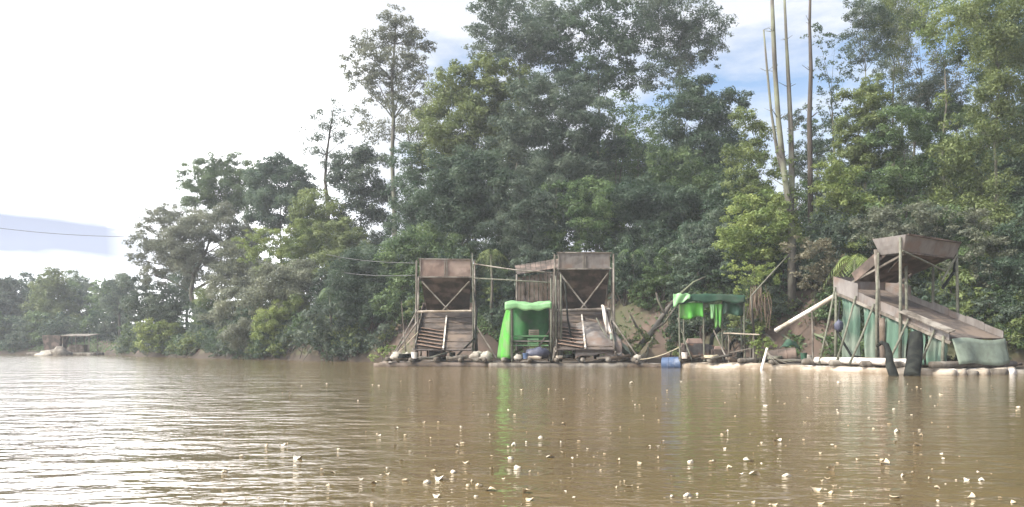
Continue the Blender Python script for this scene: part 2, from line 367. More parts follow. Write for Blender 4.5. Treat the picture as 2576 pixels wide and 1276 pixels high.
def tree(name, label, u, D, blobs, mat='mid', bark='bark', size=.30, dens=1.0, squash=.8, droop=0., r0=None, top=None, way=None,
         group=None, cat='tree', clump=.36, limbs=True, depth=.6, z0=None, trunk_name='trunk', fill=.75):
    """blobs: (u, v, r[, dD]) in photo units at distance D; way: (u, v) points the trunk passes through."""
    global NLEAF
    bx = WX(u, D); base = Vector((bx, D, (zg(bx, D) if z0 is None else z0) - .15))
    root = empty(name, base, 0, label, cat, group)
    B = []; clump *= float(rng.uniform(.7, 1.25)); size *= float(rng.uniform(.82, 1.25))
    for i, bl in enumerate(blobs):
        dD = bl[3] if len(bl) > 3 else float(rng.uniform(-1, 1)) * depth * bl[2] * D / FV * 1.4
        p = P(bl[0], bl[1], D + dD); B.append((p.x - base.x, p.y - base.y, p.z - base.z, bl[2] * (D + dD) / FV * (1.28 if dens > .65 and blobs[0][1] > 180 else 1.24 if dens > .65 else 1.14)))
    if dens > .65 and blobs[0][1] > 180: dens *= 1.3
    if dens > .45 and not way and D < 95:           # climbers round the stem
        zt_ = max(b_[2] for b_ in B); cx = np.mean([b_[0] for b_ in B]); 
        for i in range(int(zt_ / 1.7)):
            t_ = (i + .6) / (zt_ / 1.7)
            if t_ < .8: B.append((cx * t_ ** 1.5 + random.uniform(-.3, .3), random.uniform(-.4, .1), zt_ * t_ * .95, random.uniform(.45, 1.15)))
    v, tt = leaf_arrays(B, size, dens, squash, droop, clump, fill); NLEAF += len(tt)
    crown = mesh_obj('crown', leaf_mesh('crown', v, tt), LM[mat], root)
    mb = MB()
    cen = np.mean([b_[:3] for b_ in B], axis=0); zt = max(b_[2] for b_ in B)
    hgt_ = max(zt, 1.0); r0 = r0 or max(.05, hgt_ * .0085)
    if way:
        pts = [Vector((0, 0, 0))] + [P(a, b_, D) - base for a, b_ in way]
    else:
        pts = []
        for i in range(7):
            t_ = i / 6; pts.append(Vector((cen[0] * t_ ** 1.5 + (0 if i == 0 else random.uniform(-.15, .15)), cen[1] * t_, (cen[2] + (zt - cen[2]) * .5) * t_)))
    n_ = len(pts); rad = [r0 * (1.25 if i == 0 else 1) * (1 - .78 * i / (n_ - 1)) for i in range(n_)]
    mb.tube(pts, rad, 8, .06)
    if limbs:
        for b_ in B:
            e = Vector(b_[:3]); k = max(1, min(range(n_), key=lambda i: abs(pts[i].z - (e.z - (e - pts[-1]).length * .15 - b_[3] * .6))))
            s_ = pts[k]; mid = s_.lerp(e, .5) + Vector((0, 0, b_[3] * .15)); ra = rad[k] * .5
            mb.tube([s_, mid, e], [ra, ra * .7, ra * .3], 6, .05)
            for _ in range(4):
                q_ = e + Vector([random.uniform(-.8, .8) * b_[3] for _ in range(3)])
                mb.tube([mid.lerp(e, random.uniform(.3, 1)), q_], [ra * .35, ra * .1], 4)
    mb.build(trunk_name, M[bark], root, smooth=True)
    return root

#TREES
exec_trees = True
# far left bank
def clusterblobs(u0, u1, vtop, vbot, r, n, jit=.5):
    out = []
    for i in range(n):
        t_ = rng.uniform(0, 1); out.append((u0 + (u1 - u0) * rng.uniform(0, 1), vtop + (vbot - vtop) * t_, r * rng.uniform(.7, 1.2)))
    return out
FAR = [(-70, 715, 46, 'mid', 'broad green tree at the far left edge of the far bank'),
       (20, 715, 42, 'slate', 'round blue green tree on the far bank beyond the bend'),
       (75, 700, 44, 'deep', 'dark rounded tree on the far bank left of the tallest far one'),
       (128, 690, 42, 'olive', 'tallest yellowish tree on the far bank above the moored far dredge'),
       (168, 712, 32, 'mid', 'small green tree on the far bank right of the tallest far one'),
       (208, 715, 38, 'slate', 'dark rounded tree on the far bank behind the far plank roof'),
       (262, 715, 36, 'mid', 'pale hazy tree on the far bank just left of the headland'),
       (305, 700, 36, 'grey', 'palest hazy tree on the far bank touching the headland')]
for i, (u, v, r, m_, lb) in enumerate(FAR):
    D = 166 + (i % 3) * 5
    bl = [(u, v + 12, r * .7), (u - r * .5, v + 38, r * .7), (u + r * .55, v + 40, r * .75), (u, v + 60, r * .9), (u - r * .4, v + 95, r * .9), (u + r * .5, v + 100, r * .9), (u, v + 140, r * .8)]
    tree('far_bank_tree', lb, u, D, bl, m_, 'bark', .62, .8, group='trees on the far bank')
for i in range(11):
    u = -90 + i * 38; v = 800 + (i * 37 % 30)
    tree('far_bank_shrub', ('dark', 'blue green', 'bright')[i % 3] + ' shrub over the far waterline ' + ('at the left edge of the view', 'left of the moored dredge', 'behind the moored dredge', 'right of the moored dredge')[min(3, i // 3)], u, 156 + (i % 2) * 2, [(u, v, 26), (u - 14, v + 30, 26), (u + 16, v + 50, 28), (u, v + 70, 24)], ('deep', 'slate', 'mid')[i % 3], 'bark_dark', .5, .8, group='shrubs along the far waterline', cat='shrub')

# left headland
tree('riverside_tree', 'spreading grey leaved tree at the river edge with a bare forked trunk', 500, 112,
     [(392, 560, 36), (360, 605, 34), (440, 560, 48), (500, 585, 55), (560, 560, 50), (420, 640, 48), (350, 655, 26), (490, 660, 55), (560, 640, 50), (610, 600, 45), (455, 610, 50), (385, 690, 30), (560, 700, 40), (610, 680, 40)],
     'grey', 'bark', .34, .85, way=[(508, 880), (500, 830), (488, 780), (480, 735), (488, 690), (515, 640), (530, 600)], r0=.55)
tree('forest_tree', 'rounded pale green tree topping the left end of the forest', 560, 122,
     [(470, 450, 32), (505, 425, 36), (560, 425, 42), (610, 425, 40), (545, 470, 50), (600, 480, 48), (500, 490, 40), (640, 460, 36), (560, 520, 50), (480, 520, 30), (620, 530, 45)], 'mid', 'bark', .36, .9)
tree('forest_tree', 'near black dense crown right of the rounded pale green tree', 706, 116,
     [(705, 415, 34), (670, 440, 38), (745, 450, 38), (700, 475, 50), (655, 495, 40), (760, 500, 40), (705, 530, 55), (660, 560, 45), (760, 555, 45)], 'deep', 'bark_dark', .34, 1.1)
tree('forest_tree', 'slim airy tree with a small open crown and a long bare trunk', 820, 100,
     [(840, 268, 22), (806, 300, 30), (850, 300, 28), (780, 340, 28), (830, 345, 36), (870, 350, 26), (775, 385, 24), (815, 390, 32), (858, 395, 28), (835, 430, 24)],
     'slate', 'bark_dark', .26, .42, way=[(826, 590), (824, 520), (818, 450), (822, 390), (830, 330), (838, 280)], r0=.3)
tree('emergent_tree', 'tallest slender tree with a straight pale trunk and see through crown', 992, 92,
     [(995, 38, 26), (975, 70, 32), (1020, 72, 30), (950, 110, 36), (1000, 115, 42), (1045, 112, 34), (1080, 125, 20), (905, 125, 30), (885, 165, 30), (930, 160, 38), (985, 165, 40), (1040, 165, 38), (900, 205, 28), (950, 210, 36), (1010, 215, 38), (1060, 200, 28), (945, 250, 26), (1000, 265, 34), (1045, 255, 30)],
     'grey', 'bark_pale', .24, .8, way=[(993, 620), (992, 520), (986, 400), (990, 300), (986, 200), (993, 110), (996, 45)], r0=.33)
LEFT = [
 ('dull green tree standing between the airy slim tree and the tall pale trunk', 905, 98, [(890, 400, 45), (930, 430, 50), (880, 470, 50), (940, 500, 55), (890, 540, 50), (950, 560, 50), (860, 430, 30)], 'slate', .30, .8),
 ('pale feathery tree glowing behind the tall pale trunk', 1070, 104, [(1060, 300, 45), (1110, 270, 40), (900, 300, 38), (940, 330, 42), (1020, 330, 45), (1080, 350, 45)], 'grey', .28, .45),
 ('light green young tree beneath the airy slim tree', 800, 94, [(790, 510, 40), (770, 545, 38), (830, 545, 40), (800, 590, 45), (860, 590, 40)], 'olive', .30, .8),
 ('dark tree filling the gap behind the tall pale trunk', 1040, 88, [(1030, 400, 50), (1080, 440, 60), (1030, 480, 55), (1090, 520, 60), (1040, 560, 60), (1000, 600, 50)], 'deep', .28, .9),
 ('yellow green creeper covered tree on the bank top left of centre', 700, 92, [(640, 610, 38), (690, 605, 42), (740, 600, 44), (790, 600, 42), (660, 650, 45), (720, 655, 48), (780, 650, 45)], 'lime', .30, 1.0),
 ('bright green bushy tree on the bank top under the airy slim tree', 860, 88, [(840, 590, 36), (880, 600, 36), (850, 640, 45), (900, 645, 42), (830, 680, 42)], 'olive', .28, 1.0),
 ('grey green vine draped tree over the left bank', 590, 98, [(590, 650, 45), (600, 700, 50), (560, 740, 50), (620, 760, 55), (570, 800, 50), (640, 700, 40)], 'grey', .28, .9),
 ('dry brownish vine tangle in the middle of the left slope', 720, 86, [(690, 700, 45), (750, 710, 48), (720, 750, 50), (670, 760, 45), (790, 740, 45), (740, 790, 45)], 'grey', .22, .8),
 ('dark green leaning tree left of the first dredge tower', 930, 78, [(890, 690, 50), (940, 680, 55), (980, 720, 50), (900, 740, 50), (950, 760, 48), (860, 760, 42), (1000, 670, 50)], 'deep', .24, 1.0),
 ('dark bushy tree close beside the first dredge tower', 1010, 74, [(1010, 650, 50), (1050, 620, 55), (1010, 710, 42), (1060, 690, 50), (970, 770, 35)], 'mid', .24, .9),
 ('grey green riverside bush tree left of the forked trunk', 420, 116, [(400, 740, 42), (370, 770, 40), (430, 770, 42), (345, 720, 34), (330, 780, 34), (390, 810, 40)], 'slate', .34, .9),
 ('sunlit yellow green bush at the foot of the left headland', 400, 112, [(380, 835, 30), (420, 830, 30), (445, 850, 26), (365, 865, 24), (410, 870, 24)], 'lime', .30, .9),
 ('pale bush behind the forked trunk', 540, 106, [(530, 760, 40), (550, 810, 42), (520, 850, 36), (570, 850, 34)], 'olive', .28, .8),
 ('yellow leaved bush halfway down the left slope', 690, 84, [(680, 800, 30), (720, 780, 30), (750, 760, 28), (660, 840, 26)], 'lime', .22, .9),
 ('grey scrubby bush low on the left slope', 620, 88, [(600, 850, 32), (640, 860, 28), (610, 820, 34), (660, 810, 30)], 'grey', .24, .8),
 ('dark bush on the earth slope left of the first dredge', 820, 76, [(800, 800, 36), (840, 790, 36), (780, 840, 30), (830, 830, 26)], 'slate', .22, .8),
 ('low green bush at the water edge of the left headland', 345, 122, [(330, 850, 26), (360, 870, 22), (320, 830, 24)], 'mid', .34, .9),
]
for lb, u, D, bl, m_, s_, dn in LEFT:
    tree('bank_tree' if bl[0][1] < 740 else 'bank_bush', lb, u, D, bl, m_, 'bark', s_, dn, cat='tree' if bl[0][1] < 740 else 'bush')

CENTRE = [
 ('broad crown with a yellow green top left of the highest crowns', 1200, 86, [(1150, 200, 48), (1210, 190, 50), (1270, 200, 50), (1140, 260, 60), (1220, 270, 65), (1290, 270, 60), (1090, 320, 48), (1160, 340, 65), (1240, 350, 70), (1100, 390, 55)], 'olive', .30, .95),
 ('leftmost of the highest dark crowns reaching the top of the view', 1310, 92, [(1240, 30, 42), (1300, 20, 50), (1350, 50, 55), (1210, 80, 34), (1270, 90, 50), (1340, 110, 60), (1400, 60, 50), (1290, 150, 50), (1390, 150, 60), (1200, 130, 28)], 'slate', .32, .85),
 ('middle of the highest dark crowns above the second dredge tower', 1500, 90, [(1440, 30, 55), (1510, 20, 60), (1580, 40, 60), (1450, 100, 60), (1530, 110, 70), (1600, 110, 60), (1470, 180, 60), (1560, 190, 65), (1430, 210, 50)], 'deep', .32, .9),
 ('rightmost of the highest dark crowns with a ragged edge on blue sky', 1700, 88, [(1650, 30, 60), (1720, 25, 60), (1780, 60, 48), (1800, 110, 32), (1660, 100, 60), (1740, 110, 55), (1700, 170, 55), (1640, 190, 45), (1780, 150, 26)], 'slate', .30, .75),
 ('wide dark crown in the middle of the forest face', 1400, 80, [(1350, 260, 60), (1420, 250, 65), (1320, 320, 65), (1400, 330, 80), (1480, 310, 65), (1340, 390, 70), (1430, 400, 75), (1510, 380, 55), (1270, 400, 55)], 'slate', .28, 1.0),
 ('open crown with sky showing through right of the middle crown', 1600, 84, [(1560, 270, 50), (1600, 330, 45), (1560, 380, 50), (1650, 300, 40), (1610, 420, 50), (1680, 350, 45)], 'mid', .28, .6),
 ('dark tree right of centre below the ragged edged crown', 1770, 80, [(1720, 250, 50), (1780, 240, 48), (1740, 310, 60), (1810, 310, 55), (1760, 380, 65), (1830, 390, 50), (1700, 420, 60), (1790, 450, 55), (1850, 250, 30)], 'deep', .28, .85),
 ('low dark tree under the yellow topped crown', 1160, 76, [(1130, 440, 60), (1190, 430, 60), (1100, 500, 60), (1170, 510, 65), (1240, 480, 60), (1130, 570, 60), (1210, 570, 60)], 'deep', .26, .95),
 ('grey green tree with many thin stems behind the green tarp hut', 1290, 74, [(1290, 490, 50), (1340, 470, 60), (1310, 550, 60), (1370, 540, 60), (1260, 600, 55), (1330, 610, 60)], 'slate', .24, .9),
 ('leafy tree standing right behind the second dredge tower', 1450, 73, [(1430, 500, 60), (1500, 500, 60), (1450, 570, 65), (1520, 570, 60), (1410, 620, 50), (1490, 630, 55)], 'mid', .24, .95),
 ('dark leafy tree between the second dredge tower and the tarp shelter', 1620, 72, [(1580, 500, 55), (1640, 500, 55), (1700, 520, 50), (1600, 570, 60), (1670, 580, 60), (1640, 630, 55)], 'deep', .24, .95),
 ('blue green tree with rounded leaf clumps right of centre', 1690, 74, [(1660, 400, 38), (1720, 420, 50), (1760, 470, 55), (1700, 480, 50), (1780, 540, 55), (1740, 590, 50)], 'mid', .24, .9),
 ('shadowy tree behind the green tarp shelter', 1800, 66, [(1770, 590, 50), (1820, 560, 50), (1840, 500, 45), (1780, 640, 45), (1730, 640, 40)], 'deep', .22, .9),
 ('background tree seen through the gap right of the middle crown', 1640, 106, [(1600, 470, 50), (1660, 450, 50), (1540, 460, 50), (1700, 440, 45), (1760, 420, 45)], 'mid', .34, .7),
 ('background tree behind the middle crown', 1390, 108, [(1340, 230, 45), (1300, 330, 55), (1380, 440, 60), (1460, 440, 60), (1250, 300, 50), (1480, 230, 45)], 'deep', .34, .8),
]
for lb, u, D, bl, m_, s_, dn in CENTRE:
    tree('forest_tree', lb, u, D, bl, m_, 'bark', s_, dn)

RIGHT = [
 ('bright leafy tree left of the bare forked trunks', 1890, 64, [(1870, 300, 34), (1900, 340, 42), (1870, 390, 45), (1920, 420, 45), (1860, 460, 40), (1900, 500, 45)], 'olive', .22, .8),
 ('sunlit pale bush tree at the foot of the bare forked trunks', 1900, 57, [(1880, 520, 40), (1940, 520, 40), (1860, 580, 45), (1920, 590, 50), (1970, 560, 34), (1830, 620, 36), (1880, 650, 42), (1950, 640, 38)], 'lime', .20, .85),
 ('rounded column of creepers leaning over a hidden trunk', 2160, 60, [(2190, 225, 34), (2165, 255, 42), (2200, 280, 42), (2145, 310, 44), (2190, 335, 46), (2135, 365, 42), (2180, 400, 48), (2130, 425, 40)], 'olive', .16, 1.3),
 ('broad leafy crown right of the creeper column', 2280, 58, [(2250, 310, 48), (2310, 310, 42), (2230, 370, 50), (2300, 370, 55), (2260, 430, 55), (2330, 440, 50), (2200, 460, 50), (2280, 490, 55)], 'mid', .20, .9),
 ('yellow green tree right of the thin dark trunk', 2100, 57, [(2080, 430, 36), (2120, 460, 42), (2070, 490, 40), (2130, 520, 45), (2180, 530, 45), (2090, 560, 34)], 'lime', .19, .8),
 ('olive tree with hanging creepers at the right', 2420, 56, [(2400, 380, 50), (2440, 430, 50), (2380, 450, 45), (2430, 500, 52), (2360, 520, 45), (2480, 480, 42)], 'olive', .20, .8),
 ('tall right edge tree with bright drooping boughs', 2500, 54, [(2450, 30, 42), (2500, 70, 50), (2550, 30, 50), (2480, 140, 40), (2540, 140, 50), (2500, 210, 45), (2470, 260, 38), (2560, 230, 50), (2510, 290, 42), (2470, 330, 36), (2550, 350, 48)], 'olive', .19, .85),
 ('dark tree cut by the right edge of the view', 2560, 60, [(2560, 400, 50), (2530, 460, 50), (2580, 500, 50), (2540, 550, 50), (2600, 300, 60), (2600, 120, 60)], 'deep', .22, .9),
 ('bright hanging crown near the top right', 2370, 62, [(2340, 30, 40), (2390, 40, 44), (2420, 80, 38), (2370, 100, 40), (2330, 90, 30), (2450, 110, 26)], 'lime', .20, .7),
 ('dark crown at the top right of the bare trunks', 2180, 66, [(2170, 20, 40), (2150, 70, 36), (2205, 60, 42), (2180, 120, 40), (2210, 150, 32), (2150, 150, 24)], 'slate', .22, .75),
 ('thin leaved dark tree beside the thin dark trunk', 2100, 70, [(2060, 90, 34), (2100, 120, 38), (2070, 170, 36), (2120, 200, 40), (2080, 250, 38), (2110, 300, 36), (2060, 320, 30), (2080, 370, 34)], 'deep', .20, .62),
 ('see through tree with sparse pale leaves high at the right', 2290, 72, [(2260, 50, 40), (2310, 90, 44), (2270, 130, 40), (2330, 160, 44), (2280, 190, 40), (2390, 180, 40), (2360, 240, 42), (2300, 240, 34), (2420, 230, 36)], 'grey', .20, .5),
 ('pale loose crown at the top between the bright hanging crown and the dark crown', 2270, 78, [(2250, 20, 50), (2310, 20, 50), (2230, 90, 40), (2290, 60, 44), (2240, 170, 36)], 'slate', .22, .55),
 ('green tree filling the lower right sky gap', 2420, 70, [(2400, 300, 50), (2350, 340, 46), (2450, 330, 50), (2420, 250, 34), (2330, 300, 34), (2480, 220, 40)], 'mid', .22, .85),
 ('tall leafy crown filling the top right corner', 2480, 64, [(2440, 10, 50), (2500, 20, 55), (2560, 20, 55), (2460, 80, 50), (2530, 90, 55), (2590, 90, 50), (2430, 140, 40), (2500, 160, 50), (2560, 170, 55)], 'mid', .22, .9),
 ('tall tree with a leafy crown left of the bright hanging crown', 2250, 68, [(2210, 20, 46), (2260, 10, 46), (2230, 80, 46), (2290, 60, 40), (2250, 130, 36)], 'olive', .22, .8),
 ('leafy tree standing behind the thin dark trunk', 2060, 74, [(2020, 300, 36), (2070, 340, 46), (2030, 380, 46), (2090, 400, 46), (2040, 440, 50), (1990, 420, 40), (2100, 470, 50)], 'slate', .24, .9),
 ('broad tree filling the right edge at mid height', 2520, 62, [(2480, 380, 50), (2540, 380, 55), (2500, 450, 55), (2570, 460, 55), (2440, 330, 46), (2420, 400, 44), (2530, 520, 55), (2460, 510, 50)], 'mid', .22, .9),
 ('tree with a ragged crown behind the broad leafy crown', 2330, 72, [(2300, 250, 44), (2350, 230, 40), (2390, 290, 46), (2330, 310, 46), (2270, 280, 36)], 'slate', .24, .7),
 ('small pointed tree standing behind the creeper column', 2360, 74, [(2355, 150, 20), (2365, 190, 26), (2350, 230, 28), (2380, 270, 30), (2350, 290, 30), (2400, 310, 30)], 'slate', .22, .6),
 ('grey leaved tree above the right dredge hopper', 2250, 52, [(2230, 550, 42), (2290, 550, 44), (2190, 580, 38), (2340, 570, 40), (2250, 600, 38)], 'grey', .18, .85),
 ('silvery leaved tree right of the right dredge hopper', 2450, 51, [(2410, 560, 42), (2470, 560, 44), (2440, 620, 44), (2500, 620, 42), (2420, 680, 44), (2480, 690, 42)], 'grey', .18, .75),
 ('dark leafy tree at the lower right edge', 2540, 50, [(2550, 600, 45), (2530, 680, 45), (2575, 720, 45), (2540, 770, 42), (2590, 640, 40)], 'deep', .18, .9),
 ('twiggy bush behind the low end of the right dredge', 2420, 49, [(2400, 740, 36), (2450, 750, 38), (2350, 730, 32), (2490, 760, 34), (2520, 800, 30)], 'slate', .17, .6),
 ('brownish shaggy bush between the bare trunks and the hopper', 2050, 54, [(2010, 630, 40), (2060, 640, 42), (2100, 670, 40), (2030, 690, 36), (2080, 720, 30)], 'dry', .17, .7),
 ('shadowed bush tree behind the high end of the right dredge', 2130, 56, [(2110, 600, 40), (2160, 620, 42), (2130, 650, 40), (2180, 670, 40), (2200, 720, 36)], 'deep', .18, .9),
 ('yellow grassy bush below the bare forked trunks', 1880, 55, [(1850, 680, 30), (1890, 690, 32), (1930, 690, 30), (1870, 720, 26)], 'lime', .17, .8),
]
for lb, u, D, bl, m_, s_, dn in RIGHT:
    tree('forest_tree' if bl[0][1] < 600 else 'bank_bush', lb, u, D, bl, m_, 'bark', s_, dn, cat='tree' if bl[0][1] < 600 else 'bush', droop=.5 if 'droop' in lb or 'hang' in lb else 0)

def bare_tree(name, label, u, D, stems, bark, cat='tree'):
    bx = WX(u, D); base = Vector((bx, D, zg(bx, D) - .2)); root = empty(name, base, 0, label, cat)
    for i, (pts, r1) in enumerate(stems):
        w_ = [P(a, b_, D + .3 * i) - base for a, b_ in pts]; n_ = len(w_)
        if i == 0: w_ = [Vector((0, 0, 0))] + w_; n_ += 1
        mb = MB(); rad = [r1 * (1 - .6 * k / (n_ - 1)) * random.uniform(.88, 1.1) for k in range(n_)]; mb.tube(w_, rad, 9, .14)
        for k in range(n_):
            if k > 1:
                for _ in range(3):
                    a_ = random.uniform(0, 6.28); e = w_[k] + Vector((math.cos(a_), math.sin(a_), random.uniform(.2, .9))) * random.uniform(.2, 1.0)
                    mb.tube([w_[k], e], [rad[k] * .22, rad[k] * .1], 5)
        mb.build('trunk' if i == 0 else 'stem', M[bark], root, smooth=True)
    return root
def creeper(root, blobs, D, mat):
    Bq = [tuple(P(u_, v_, D) - root.location) + (r_ * D / FV,) for u_, v_, r_ in blobs]
    v, tt = leaf_arrays(Bq, .17, .9, 1.2); mesh_obj('creeper', leaf_mesh('creeper', v, tt), LM[mat], root)
bt = bare_tree('bare_trunk_tree', 'bare grey forked trunks rising out of the top of the view', 1992, 56,
          [([(1992, 600), (1990, 540), (1978, 470), (1968, 400), (1958, 300), (1950, 180), (1945, 80), (1941, -40)], .27),
           ([(1990, 560), (1992, 450), (1990, 330), (1984, 220), (1978, 100), (1972, -40)], .2),
           ([(1978, 470), (1955, 380), (1940, 280), (1930, 180), (1921, 75)], .13)], 'bark_pale')
creeper(bt, [(1985, 590, 30), (1990, 550, 26), (1975, 520, 20), (1988, 490, 18), (1975, 450, 16), (1990, 410, 14), (1962, 380, 12), (1984, 350, 10)], 56, 'olive')
bare_tree('thin_trunk_tree', 'single thin dark straight trunk right of the bare forked trunks', 2040, 66,
          [([(2038, 420), (2036, 300), (2040, 180), (2037, 60), (2039, -40)], .24)], 'bark_dark')
bare_tree('pale_stem_tree', 'cluster of thin pale stems in the shade of the forest', 1268, 76.5,
          [([(1268, 530), (1262, 480), (1248, 430)], .09), ([(1270, 520), (1276, 470), (1280, 430)], .07), ([(1272, 520), (1292, 460), (1300, 410)], .07)], 'bark')
bare_tree('pale_stem_tree', 'pair of thin pale stems between the open crown and the dark tree', 1560, 83,
          [([(1548, 480), (1550, 400), (1545, 330)], .08), ([(1556, 470), (1570, 380), (1575, 320)], .07)], 'bark')
bare_tree('dead_snag', 'thin leaning dead stem over the palm above the tarp shelter', 1905, 53,
          [([(1890, 745), (1930, 700), (1985, 640)], .07)], 'bark_pale')

ZONE = [(560, 'on the left headland'), (880, 'on the left slope'), (1240, 'behind the first dredge tower'), (1420, 'behind the bright tarp hut'), (1690, 'behind the second dredge tower'),
        (1950, 'behind the tarp shelter'), (2110, 'between the shelter and the right dredge'), (2400, 'behind the right dredge'), (9999, 'at the right edge')]
def zone(u): return next(z_ for a_, z_ in ZONE if u < a_)
SHADE = ('dark green', 'dull blue green', 'fresh green', 'yellowish olive')
# background trees closing the forest (copies)
proto = []
for k, m_ in enumerate(('deep', 'slate', 'mid')):
    bl = [(0, 0, 3.0), (2, 1, 2.6), (-2.2, -1, 2.8), (.5, -2.4, 3), (1.6, -5, 3), (-2, -4.5, 3)]
    B = [(x, float(rng.uniform(-1.5, 1.5)), 12 + z, r) for x, z, r in bl]
    v, tt = leaf_arrays(B, .36, .75); NLEAF += len(tt)
    mb = MB().tube([(0, 0, -1), (.1, 0, 4), (-.1, 0, 8), (0, 0, 12)], [.28, .22, .17, .08], 8, .05)
    for b_ in B: mb.tube([(0, 0, 6), (b_[0] * .5, b_[1] * .5, b_[2] - 1.5), b_[:3]], [.1, .07, .03], 5)
    proto.append((leaf_mesh('crown', v, tt), mb, LM[m_]))
pm_done = {}
def copy_tree(o, parent=None):
    c = o.copy(); col.objects.link(c); c.parent = parent
    for ch in o.children: copy_tree(ch, c)
    return c
PR = []
for me, mb, lm in proto:
    root = empty('background_tree', (0, 0, 0), 0, 'tree in the shade deep behind the front row of the forest', 'tree', 'background trees inside the forest')
    mesh_obj('crown', me, lm, root); mb.build('trunk', M['bark_dark'], root, smooth=True); PR.append(root)
used = set()
k = 0
for u, D, s_ in [(470, 130, 1.0), (620, 122, 1.0), (760, 112, .9), (840, 106, .75), (930, 108, .75), (1000, 110, .7), (1070, 104, .9), (1180, 100, 1.2), (1270, 104, 1.3),
               (1360, 98, 1.25), (1450, 100, 1.3), (1540, 96, 1.2), (1650, 96, 1.1), (1740, 94, 1.1), (1820, 90, .95), (1890, 86, .85), (1980, 84, .7), (2060, 80, .75),
               (2160, 78, .85), (2260, 74, .85), (2350, 74, .8), (2450, 72, .95), (2550, 70, 1.0), (2660, 66, 1.2), (2760, 60, 1.2), (2880, 64, 1.2),
               (1130, 84, .7), (1330, 82, .7), (1530, 80, .7), (1730, 76, .65), (1930, 72, .6), (2130, 68, .6), (2330, 64, .55), (2530, 60, .7),
               (300, 150, .8), (200, 185, .95), (100, 190, .9), (0, 185, 1.0), (-120, 175, 1.1), (-260, 170, 1.1), (-420, 168, 1.1)]:
    j = k % 3; o = PR[j] if j not in used else copy_tree(PR[j]); used.add(j); k += 1
    x = WX(u, D); o['label'] = ('dark green', 'dull blue green', 'mid green')[j] + ' shaded tree deep in the forest ' + (zone(u) if u > 310 else 'across the far bank'); o.location = (x, D, zg(x, D) - .2); o.rotation_euler = (0, 0, random.uniform(0, 6.28)); o.scale = (s_, s_, s_ * random.uniform(.92, 1.08))

# understory bushes (copies) along the top of the bank
UP = []
for j, m_ in enumerate(('deep', 'slate', 'mid', 'olive')):
    B = [(0, 0, 2.6, 1.5), (1.5, .4, 1.8, 1.4), (-1.5, -.2, 1.9, 1.4), (.2, -1.0, 1.2, 1.3), (-.6, .6, 4.0, 1.4), (1.0, -.4, 3.4, 1.2)]
    v, tt = leaf_arrays(B, .24, 1.2); NLEAF += len(tt)
    mb = MB()
    for b_ in B: mb.tube([(0, 0, -.3), (b_[0] * .6, b_[1] * .6, b_[2] * .5), b_[:3]], [.09, .06, .02], 5)
    root = empty('understory_bush', (0, 0, 0), 0, ('dark green', 'dull blue green', 'fresh green', 'yellowish olive')[j] + ' leafy bush growing under the trees on the bank top', 'bush', 'bushes under the forest trees')
    mesh_obj('foliage', leaf_mesh('foliage', v, tt), LM[m_], root); mb.build('stem', M['bark_dark'], root); UP.append(root)
used = set()
for i in range(150):
    u = 330 + (i * 61.8034 % 237) * 10.1; D0 = float(np.interp(u, [a for a, b_ in SH], [b_ for a, b_ in SH])); D = D0 + 4.5 + (i % 5) * 2.0 + random.uniform(-.8, .8)
    x = WX(u, D); z = zg(x, D)
    j = random.choice((0, 0, 1, 1, 2)) if u < 1850 else random.choice((0, 1, 2, 3)); o = UP[j] if j not in used else copy_tree(UP[j]); used.add(j)
    s_ = random.uniform(.6, 1.15); o.location = (x, D, z); o['label'] = SHADE[j] + (' low' if s_ < .85 else ' tall') + ' bush under the trees ' + zone(u)
    o.rotation_euler = (0, 0, random.uniform(0, 6.28)); o.scale = (s_, s_, s_ * random.uniform(.8, 1.15))

# shrubs on the bank (copies)
SP = []
for j, m_ in enumerate(('deep', 'slate', 'mid', 'olive')):
    B = [(0, 0, .6, .8), (.7, .2, .35, .65), (-.7, -.1, .4, .65), (.1, -.6, .2, .65), (-.2, .4, 1.0, .6)]
    v, tt = leaf_arrays(B, .17, .8); NLEAF += len(tt)
    mb = MB()
    for b_ in B: mb.tube([(0, 0, -.3), (b_[0] * .6, b_[1] * .6, b_[2] * .5), b_[:3]], [.04, .03, .01], 5)
    root = empty('bank_shrub', (0, 0, 0), 0, 'low leafy shrub growing on the earth bank', 'shrub', 'shrubs scattered over the bank')
    mesh_obj('foliage', leaf_mesh('foliage', v, tt), LM[m_], root); mb.build('stem', M['bark_dark'], root); SP.append(root)
used = set(); cnt = 0; tries = 0
BARE = [(905, 1045, 785, 905, 60, 90), (1530, 1700, 690, 850, 55, 80), (1960, 2110, 700, 850, 50, 70), (1300, 1400, 690, 800, 55, 80)]
def photo_uv(x, y, z): return CU + x * FV / y, HV - (z - CAMH) * FV / y
while cnt < 330 and tries < 9000:
    tries += 1
    u = random.uniform(300, 2700) if cnt < 210 else random.uniform(330, 1000); x = None
    D0 = float(np.interp(u, [a for a, b_ in SH], [b_ for a, b_ in SH])); D = D0 + (random.uniform(.2, 5.5) if cnt < 210 else random.uniform(.1, 2.5))
    x = WX(u, D); z = zg(x, D)
    if z < .25: continue
    uu, vv_ = photo_uv(x, D, z + .6)
    if any(a < uu < b_ and c < vv_ < d for a, b_, c, d, _, _ in BARE) and random.random() < .93: continue
    j = random.choice((0, 0, 1, 1, 2, 3)) if u < 1900 else random.choice((1, 2, 3, 0)); o = SP[j] if j not in used else copy_tree(SP[j]); used.add(j); cnt += 1
    s_ = random.uniform(.7, 1.7); o.location = (x, D, z); o['label'] = SHADE[j] + (' knee high shrub' if s_ < 1.0 else ' waist high shrub' if s_ < 1.35 else ' head high shrub') + ' on the bank ' + zone(u)
    o.rotation_euler = (0, 0, random.uniform(0, 6.28)); o.scale = (s_, s_, s_ * random.uniform(.8, 1.2))

